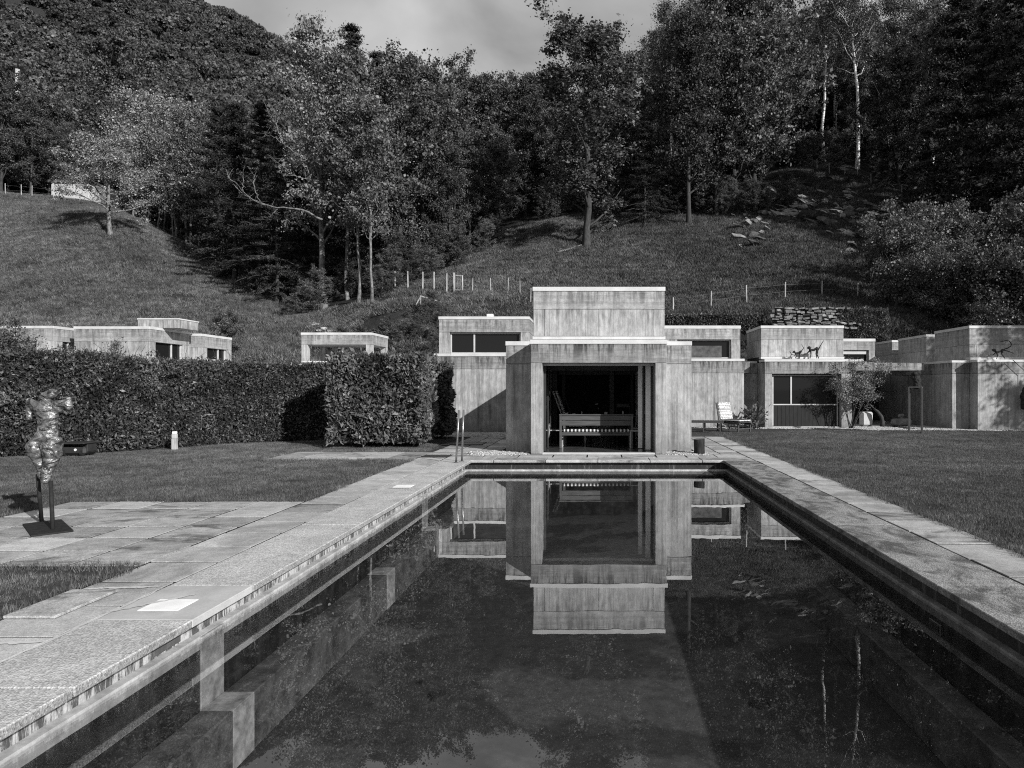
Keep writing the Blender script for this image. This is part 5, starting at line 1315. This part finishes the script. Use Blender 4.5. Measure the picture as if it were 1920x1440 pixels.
# loungers beside the right wing
sl = thing('sun_lounger', 'low dark slatted lounger lying flat on the gravel beside the pier', 'lounger', (X(1326, 24.9), 24.95, 0), -.25)
for a in (-.28, .28): bar('side_rail', (-.85, a, .36), (.62, a, .36), .045, .06, 'dark_wood', sl)
for a in (-.75, -.1, .5):
    for b in (-.27, .27): bar('leg', (a, b, 0), (a, b, .34), .05, .05, 'dark_wood', sl)
for k in range(16): bar('slat', (-.82 + k * .094, -.27, .40), (-.82 + k * .094, .27, .40), .07, .018, 'dark_wood', sl)
bar('stretcher', (-.8, -.27, .14), (.5, -.27, .14), .03, .04, 'dark_wood', sl)
def deck(name, label, x, y, rz):
    t = thing(name, label, 'lounger', (x, y, 0), rz)
    for a in (-.31, .31):
        bar('side_rail', (a, -.72, .30), (a, .48, .36), .04, .06, 'dark_wood', t)
        bar('leg', (a, -.66, 0), (a, -.66, .32), .05, .05, 'dark_wood', t); bar('leg', (a, .36, 0), (a, .36, .36), .05, .05, 'dark_wood', t)
    bar('stretcher', (-.31, -.66, .12), (.31, -.66, .12), .03, .04, 'dark_wood', t); bar('stretcher', (.31, -.6, .14), (.31, .36, .14), .03, .04, 'dark_wood', t)
    for k in range(12): bar('slat', (-.29, -.68 + k * .09, .345 + k * .004), (.29, -.68 + k * .09, .345 + k * .004), .065, .016, 'dark_wood', t)
    m_ = Matrix.Translation((0, .22, .42)) @ Matrix.Rotation(-.22, 4, 'X')
    bm = bmesh.new(); bm_box(bm, -.32, .32, -.05, .05, 0, .36, .03, m_); from_bm('back_cushion', bm, M['print_cloth'], t)
    bm = bmesh.new(); bm_box(bm, -.32, .32, -.05, .055, .365, .66, .03, m_); from_bm('head_cushion', bm, M['print_cloth'], t)
    bm = bmesh.new(); bm_box(bm, -.32, .32, -.72, .2, .385, .45, .03); from_bm('seat_cushion', bm, M['print_cloth'], t)
    bar('back_frame', (-.33, .27, .38), (-.33, .42, 1.05), .03, .04, 'dark_wood', t, (1, 0, 0)); bar('back_frame', (.33, .27, .38), (.33, .42, 1.05), .03, .04, 'dark_wood', t, (1, 0, 0))
    return t
deck('sun_lounger', 'dark lounger with raised back and pale printed cushions by the right wing wall', X(1371, 25.1), 25.2, .62)
# potted plant
pp = thing('pot_plant', 'bushy leafy pot plant in the corner between wing wall and window block', 'plant', (X(1414, 26.9), 26.95, 0))
bm = bmesh.new(); bmesh.ops.create_cone(bm, cap_ends=True, segments=20, radius1=.14, radius2=.2, depth=.3, matrix=Matrix.Translation((0, 0, .15))); from_bm('pot', bm, M['stone_dark'], pp, True)
r = np.random.default_rng(4); n = 520; P = r.normal(0, 1, (n, 3)) * [.21, .2, .2] + [0, 0, .42]; P[:, 2] = np.abs(P[:, 2]); P[:60] += [.06, 0, .28]; D = P - np.array([0, 0, .25]) + r.normal(0, .12, (n, 3))
v, f = leaf_arrays(P, D, .17, .42, r, .3); mk('foliage', v, f, M['leaf_shrub'], pp, local=True)

# multi-stem shrub in front of the passage
ms = thing('slender_shrub', 'airy many-stemmed shrub with small leaves in front of the dark passage', 'shrub', (X(1598, 26.9), 26.9, 0))
r = np.random.default_rng(17); LN = []; AN = []
for i in range(13):
    tipx, tipz = r.uniform(-.75, 1.45), r.uniform(1.6, 2.75); b = np.array([r.normal(0, .07), r.normal(0, .07), 0])
    if tipx > .9: tipz = r.uniform(1.2, 2.4)
    ss = np.linspace(0, 1, 8)[:, None]; tip = np.array([tipx, r.uniform(-.5, .5), tipz])
    pts = b + (tip - b) * ss + np.array([0, 0, .25]) * np.sin(ss * 3.14) + np.cumsum(r.normal(0, .02, (8, 3)), 0) * ss
    LN.append((pts, .016 * (1 - .8 * ss[:, 0])))
    for k in range(13):
        s = r.uniform(.38, 1); p0 = np.array([np.interp(s, ss[:, 0], pts[:, c]) for c in range(3)]); d = r.normal(0, 1, 3); d[2] = abs(d[2]) * .5; d /= np.linalg.norm(d); L = r.uniform(.12, .4)
        p2 = p0 + d * L * np.linspace(0, 1, 3)[:, None]; LN.append((p2, [.005, .004, .002])); AN += [p2[1], p2[2], (p2[1] + p2[2]) / 2]
tubes('stems', LN, M['bark'], ms, 4, True, cap=False)
AN = np.array(AN); n = 8000; P = AN[r.integers(0, len(AN), n)] + r.normal(0, .07, (n, 3)); v, f = leaf_arrays(P, r.normal(size=(n, 3)), .06, .5, r, .3); mk('foliage', v, f, M['leaf_airy'], ms, local=True)
# things in the passage
bx_ = thing('garden_box', 'pale rounded plastic garden box beside the airy shrub', 'box', (X(1629, 28.2), 28.3, 0))
bm = bmesh.new(); bm_box(bm, -.22, .22, 0, .4, .02, .6, .05); from_bm('body', bm, M['white_paint'], bx_)
bm = bmesh.new(); bm_box(bm, -.17, .17, -.012, -.002, .07, .54, .004); from_bm('lid', bm, M['frame_metal'], bx_)
ct = thing('curved_trunk', 'curved pale log leaning in the mouth of the passage', 'log', (X(1651, 28), 28.0, 0))
tubes('bark', [([(.06, 0, 0), (.08, 0, .2), (.04, .02, .42), (-.10, .04, .62), (-.25, .1, .75)], [.09, .085, .075, .06, .04])], M['bark'], ct, 10, True)
pl_ = thing('stone_trough', 'rough stone trough with a small block on top in the dark passage', 'trough', (X(1690, 28.3), 28.3, 0))
sculpt('basin', [((-.28, 0, .17), (.28, 0, .17), .17, .17, (1, 1, 1))], .03, M['stone_pale'], pl_, .06, .12)
sculpt('block', [((-.06, 0, .44), (.06, 0, .46), .08, .07), ((0, 0, .3), (0, 0, .4), .05, .05)], .02, M['stone_pale'], pl_, .03, .08)
# bust on an open steel pedestal
pe_ = thing('steel_pedestal', 'tall open steel frame pedestal on the lawn edge', 'pedestal', (X(1714, 24.3), 24.2, 0), -.5)
hh = .205; zt_ = 1.62
for a in (-hh, hh):
    for b in (-hh, hh): bar('leg', (a, b, 0), (a, b, zt_), .05, .05, 'rust_steel', pe_)
for a in (-hh, hh):
    bar('top_rail', (-hh, a, zt_ - .01), (hh, a, zt_ - .01), .045, .045, 'rust_steel', pe_); bar('top_rail', (a, -hh, zt_ - .01), (a, hh, zt_ - .01), .045, .045, 'rust_steel', pe_)
    bar('foot_rail', (-hh, a, .02), (hh, a, .02), .03, .03, 'rust_steel', pe_)
bar('top_plate', (-hh, 0, zt_ + .018), (hh, 0, zt_ + .018), .42, .012, 'rust_steel', pe_)
bu_ = thing('rough_bust', 'dark rough figure standing on the open steel pedestal', 'sculpture', (X(1716, 24.3), 24.2, zt_ + .026))
sculpt('figure', [((0, 0, .03), (.02, 0, .2), .13, .12), ((.02, 0, .2), (.0, 0, .36), .14, .10, (1.1, .8, 1)), ((-.06, 0, .44), (.06, 0, .47), .09, .10), ((.10, 0, .1), (.15, 0, .0), .05, .04), ((-.12, .02, .3), (-.14, .02, .45), .05, .04)], .016, M['dark_iron'], bu_, .045, .06)

# monkeys on the ledge
def px_line(ox, oy, sc, Y_, pts, rads):
    return [((X(ox + a[0] / sc, Y_), 0, Z(oy + a[1] / sc, Y_)), (X(ox + b[0] / sc, Y_), 0, Z(oy + b[1] / sc, Y_)), ra, rb) for a, b, ra, rb in zip(pts, pts[1:], rads, rads[1:])]
def monkey(name, label, ox, oy, sc, Y_, limbs, base, yoff):
    gx, gz = X(ox + base[0] / sc, Y_), Z(oy + base[1] / sc, Y_)
    t = thing(name, label, 'sculpture', (gx, Y_, gz)); caps = []
    for pts, rads, dy in limbs:
        for (p, q, ra, rb) in px_line(ox, oy, sc, Y_, pts, rads): caps.append(((p[0] - gx, dy, p[2] - gz), (q[0] - gx, dy, q[2] - gz), ra, rb))
    sculpt('body', caps, .009, M['dark_iron'], t, .012, .05); return t
u_ = .0216 / 10.667
def R(*a): return [x * u_ * .5 for x in a]
Yk_ = 27.62
monkey('monkey_sculpture', 'smaller dark metal monkey walking on the ledge, tail curled up', 1420, 600, 10.667, Yk_, [
    ([(712, 650), (740, 632)], R(24, 44), 0), ([(735, 640), (770, 668), (830, 655), (870, 630)], R(26, 40, 40, 46), 0), ([(765, 675), (772, 720), (756, 762)], R(24, 17, 15), -.04),
    ([(775, 675), (790, 720), (780, 764)], R(20, 15, 14), .06), ([(760, 685), (738, 712), (700, 692), (664, 688)], R(20, 15, 13, 12), -.06), ([(862, 640), (832, 700), (840, 764)], R(36, 20, 15), -.04),
    ([(868, 640), (855, 690), (850, 764)], R(30, 18, 14), .06), ([(875, 625), (908, 590), (926, 560), (912, 530), (892, 508), (893, 482)], R(22, 16, 14, 13, 12, 10), 0)], (800, 772), 0)
monkey('monkey_sculpture', 'larger dark metal monkey on the ledge reaching forward to the smaller one', 1420, 600, 10.667, Yk_, [
    ([(1000, 562), (1038, 552)], R(24, 62), 0), ([(1038, 560), (1060, 600), (1130, 600), (1190, 565), (1215, 580)], R(44, 52, 46, 56, 50), 0), ([(1062, 610), (1064, 690), (1050, 764)], R(34, 22, 17), -.05),
    ([(1050, 620), (1000, 665), (940, 700), (868, 686)], R(34, 18, 16, 14), .04), ([(1190, 590), (1166, 675), (1182, 764)], R(40, 24, 17), -.05), ([(1215, 590), (1204, 690), (1238, 764)], R(44, 26, 18), .06),
    ([(1228, 575), (1265, 510), (1300, 450), (1330, 408)], R(26, 18, 15, 12), 0)], (1120, 772), 0)
Yc_ = 26.35; u_ = .0205 / 5.333
monkey('monkey_sculpture', 'thin wiry metal monkey with a big looped tail on the far right ledge', 1560, 600, 5.333, Yc_, [
    ([(1605, 298), (1622, 302)], R(18, 34), 0), ([(1625, 305), (1645, 325), (1690, 312), (1705, 298)], R(14, 22, 18, 22), 0), ([(1638, 325), (1650, 355), (1640, 388)], R(14, 10, 9), -.04), ([(1642, 325), (1620, 348), (1565, 350)], R(12, 9, 7), .04),
    ([(1698, 308), (1690, 340), (1725, 388)], R(16, 10, 9), -.04), ([(1705, 298), (1770, 312), (1822, 332)], R(16, 10, 7), .05), ([(1704, 298), (1750, 284), (1788, 262), (1794, 240), (1775, 212), (1738, 204), (1705, 214), (1685, 212)], R(13, 11, 10, 10, 10, 9, 8, 7), 0)], (1680, 394), 0)
hg = thing('hanging_sculpture', 'dark figure hung on a slanting rod at the right edge of the picture', 'sculpture', (X(1918, 25.8), 25.8, 1.0))
def hq(px, py): return (X(px, 25.8) - hg.location.x, 0, Z(py, 25.8) - 1.0)
sculpt('figure', [(hq(1922, 724), hq(1916, 742), .05, .06), (hq(1915, 742), hq(1919, 748), .06, .10), (hq(1918, 748), hq(1918, 764), .07, .08), (hq(1926, 740), hq(1930, 766), .08, .06)], .014, M['dark_iron'], hg, .03, .06)
tubes('rod', [([hq(1899, 675), hq(1924, 698)], [.012, .012]), ([hq(1924, 698), hq(1923, 724)], [.006, .006])], M['dark_iron'], hg, 6, True)

# ---- fences on the slopes
def fence(label, posts, hpx, mat='post_wood', r=.05, wires=True, feet=False, name='post_fence'):
    f0 = posts[0]; y0 = gy(*f0); t = thing(name, label, 'fence', (X(f0[0], y0), y0, float(H(X(f0[0], y0), y0)))); tops = []
    for i, (px, py) in enumerate(posts):
        yy = gy(px, py); xx = X(px, yy); zz = float(H(xx, yy)); h = (hpx[i] if isinstance(hpx, (list, tuple)) else hpx) * yy / F
        ln = random.uniform(-.03, .03)
        tubes('post', [([(xx, yy, zz - .2), (xx + ln, yy, zz + h)], [r, r * .85])], M[mat], t, 8, smooth=False); tops.append((xx + ln, yy, zz, h))
        if feet: box('foot', xx - .12, xx + .12, yy - .12, yy + .12, zz - .15, zz + .07, M['stone_pale'], t, .02)
    if wires:
        for fz in (.45, .85):
            for a, b in zip(tops, tops[1:]):
                tubes('wire', [([(a[0], a[1], a[2] + a[3] * fz), ((a[0] + b[0]) / 2, (a[1] + b[1]) / 2, (a[2] + b[2] + (a[3] + b[3]) * fz) / 2 - .03), (b[0], b[1], b[2] + b[3] * fz)], [.006] * 3)], M['wire'], t, 3, cap=False)
    return t
fence('row of six stout pale fence posts on stone feet across the gully', [(717, 543), (741, 545), (765, 545), (792.5, 546), (813.6, 546), (837.5, 549)], 36, r=.06, feet=True)
fence('row of thin fence posts on the slope left of the tower', [(886, 549), (920, 548), (953, 550), (975, 554), (995, 566)], [27, 27, 29, 28, 26], r=.035)
fence('row of wooden fence posts on the slope above the right wing', [(1262, 586), (1333, 578), (1400, 569), (1472, 561), (1541, 556), (1608, 556)], [28, 32, 34, 32, 29, 25], r=.05)
fence('row of thin posts of the upper fence along the right wood', [(1482, 308), (1501, 311), (1532, 319), (1555, 327), (1584, 330), (1607.5, 332), (1633, 346), (1661, 351), (1691, 367), (1715, 388)], 21, r=.045)
fence('low pole fence beside the white shed on the left ridge', [(10, 366), (40, 368), (60, 370), (100, 374), (150, 378)], 22, r=.05)
ga = gy(851, 549); g0, g1 = X(851, ga), X(867, ga); gz = float(H(g0, ga))
gt_ = thing('field_gate', 'narrow wire field gate between two posts on the gully slope', 'gate', (g0, ga, gz))
tubes('gate_post', [([(g0, ga, gz - .2), (g0, ga, gz + 1.5)], [.07, .06])], M['post_wood'], gt_, 8)
tubes('gate_post', [([(g1, ga, gz - .2), (g1, ga, gz + 1.3)], [.05, .05])], M['post_wood'], gt_, 8)
bar('gate_frame', (.05, 0, 1.32), (g1 - g0, 0, 1.25), .05, .05, 'post_wood', gt_); bar('gate_frame', (.05, 0, .2), (g1 - g0, 0, .2), .04, .04, 'post_wood', gt_)
for k in range(4): bar('gate_bar', (.12 + k * .13, 0, .2), (.12 + k * .13, 0, 1.28), .015, .015, 'wire', gt_)
# rail fence in the gully shade
y_ = gy(600, 560); x0, x1 = X(573, y_), X(642, y_); z0 = float(H(x1, y_))
rf = thing('rail_fence', 'two-rail wooden fence in the shade between the gully trunks', 'fence', (x0, y_, z0))
for zz in (.25, 1.0): bar('rail', (0, 0, zz), (x1 - x0, 0, zz), .06, .09, 'post_wood', rf)
for k in range(3): bar('post', ((x1 - x0) * k / 2, .06, -.6), ((x1 - x0) * k / 2, .06, 1.15), .1, .1, 'post_wood', rf)
# timber trestle
y_ = gy(787, 575); tz = float(H(X(787, y_), y_)); tr_ = thing('timber_trestle', 'fallen timber trestle of two pale poles on the gully bank', 'trestle', (X(787, y_), y_, tz)); k_ = y_ / F
bar('pole', (-14 * k_, 0, -9 * k_), (2 * k_, 0, 19 * k_), .07, .07, 'post_wood', tr_); bar('pole', (1 * k_, 0, 20 * k_), (39 * k_, 0, 9 * k_), .07, .07, 'post_wood', tr_); bar('pole', (1 * k_, .1, 19 * k_), (1 * k_, .1, -6 * k_), .06, .06, 'post_wood', tr_)
# logs lying on the slope
for i, (a, b) in enumerate((((780, 517), (866, 486)), ((1045, 476), (1090, 462)), ((700, 541), (836, 551)))):
    ya_, yb_ = gy(*a), gy(*b); xa, xb = X(a[0], ya_), X(b[0], yb_); za, zb_ = float(H(xa, ya_)), float(H(xb, yb_))
    n = 9; s_ = np.linspace(0, 1, n); xs_ = xa + (xb - xa) * s_; ys_ = ya_ + (yb_ - ya_) * s_; pts = np.stack([xs_, ys_, H(xs_, ys_) + .1], 1)
    o = tubes('fallen_log', [(pts, np.linspace(.13, .07, n))], M['bark_pale' if i < 2 else 'bark'], None, 7); props(o, ['long fallen log on the bare slope left of the dark straight tree', 'short root and log at the foot of the lone slope tree', 'long dark log lying behind the six stout posts'][i], 'log')
# uprooted stump hollow among the rocks
y_ = gy(1518, 415); zz = float(H(X(1518, y_), y_)); us = thing('uprooted_stump', 'dark uprooted tree stump among the rocks of the right slope', 'stump', (X(1518, y_), y_, zz))
LN = []; r = np.random.default_rng(3)
for k in range(26):
    a = r.uniform(0, 6.28); e = r.uniform(-.3, 1.2); L = r.uniform(.5, 1.5); d = np.array([math.cos(a) * math.cos(e), math.sin(a) * math.cos(e) * .6, math.sin(e)]); ss = np.linspace(0, 1, 5)[:, None]
    LN.append((np.array([0, 0, .5]) + d * L * ss + np.cumsum(r.normal(0, .06, (5, 3)), 0), .12 * (1 - ss[:, 0]) + .02))
tubes('roots', LN, M['log_bark'], us, 5, True); sculpt('root_mass', [((-.5, 0, .4), (.6, 0, .5), .6, .5)], .08, M['log_bark'], us, .3, .3)
# white shed
ys_ = 99.0; zs = Z(362, ys_)
sh = thing('white_shed', 'long low whitewashed shed half hidden behind the spreading tree on the left ridge', 'shed', (X(140, ys_), ys_, zs))
box('wall', X(96, ys_), X(166, ys_), ys_, ys_ + 4, zs - 1.5, Z(343, ys_), M['white_paint'], sh, .03)
box('wall', X(167, ys_), X(192, ys_), ys_ + .6, ys_ + 4, zs - 1.5, Z(346, ys_), M['white_paint'], sh, .03)
box('roof', X(92, ys_), X(170, ys_), ys_ - .3, ys_ + 4.2, Z(343, ys_) + .01, Z(338, ys_), M['stone_dark'], sh, .03)
box('door', X(112, ys_), X(120, ys_), ys_ - .03, ys_ - .001, zs, Z(350, ys_), M['dark_wood'], sh, .01)
# mast on the far slope
yp_ = 125.0; up = thing('utility_mast', 'pale mast with a thin dark top among the far left trees', 'mast', (X(33, yp_), yp_, float(H(X(33, yp_), yp_))))
zb_ = up.location.z
tubes('mast', [([(0, 0, 0), (0, 0, Z(130, yp_) - zb_)], [.42, .36])], M['post_wood'], up, 10, True)
tubes('antenna', [([(0, 0, Z(130, yp_) - zb_), (.3, 0, Z(78, yp_) - zb_)], [.12, .05])], M['dark_iron'], up, 6, True)
for k in (0, 1, 2): bar('crossarm', (-.9, 0, Z(126 - k * 9, yp_) - zb_), (1.0, 0, Z(126 - k * 9, yp_) - zb_), .08, .08, 'dark_iron', up)
# bare dead limb reaching out of the tallest pale tree
y_ = 52.6; dl = thing('dead_branch', 'bare pale dead limb sweeping left from the tallest pale tree', 'branch', (X(598, y_), y_, Z(410, y_)))
def dq(px, py, dy=0): return ((px - 598) * y_ / F, dy, (410 - py) * y_ / F)
LN = [([dq(604, 412), dq(560, 387), dq(520, 392), dq(488, 380), dq(462, 370), dq(440, 340)], [.09, .075, .06, .05, .03, .015])]
for a in ([(488, 380), (478, 350), (482, 322)], [(470, 372), (440, 352), (424, 318)], [(455, 360), (452, 335), (458, 312)], [(520, 392), (505, 408)], [(500, 386), (476, 376), (462, 378)], [(440, 342), (430, 335), (425, 326)], [(600, 340), (556, 332), (525, 325)], [(556, 332), (530, 312), (508, 296)], [(575, 300), (530, 270), (508, 250), (484, 256)], [(530, 270), (518, 235), (494, 190)], [(518, 235), (530, 205)]):
    m_ = len(a); LN.append(([dq(*p, dy=random.uniform(-.3, .3) * (k > 0)) for k, p in enumerate(a)], list(np.linspace(.035, .012, m_))))
def spl(pts, rad, m=18):
    pts = np.array(pts, float); s0 = np.linspace(0, 1, len(pts)); s1 = np.linspace(0, 1, m); q = np.stack([np.interp(s1, s0, pts[:, c]) for c in range(3)], 1)
    for _ in range(4): q[1:-1] = (q[:-2] + q[1:-1] * 2 + q[2:]) / 4
    q[1:-1] += np.random.default_rng(len(pts)).normal(0, .03, (m - 2, 3)); return q, np.interp(s1, s0, rad)
LN = [spl(*l) for l in LN]
tw = []
r = np.random.default_rng(5)
for q, rd in LN:
    for _ in range(4):
        k = r.integers(5, 17); d = r.normal(0, 1, 3); d[2] = abs(d[2]); d /= np.linalg.norm(d); L = r.uniform(.4, 1.1); ss = np.linspace(0, 1, 5)[:, None]; tw.append((q[k] + d * L * ss + np.cumsum(r.normal(0, .04, (5, 3)), 0) * ss, [.014, .012, .009, .007, .004]))
tubes('limb', LN + tw, M['bark_pale'], dl, 5, True)
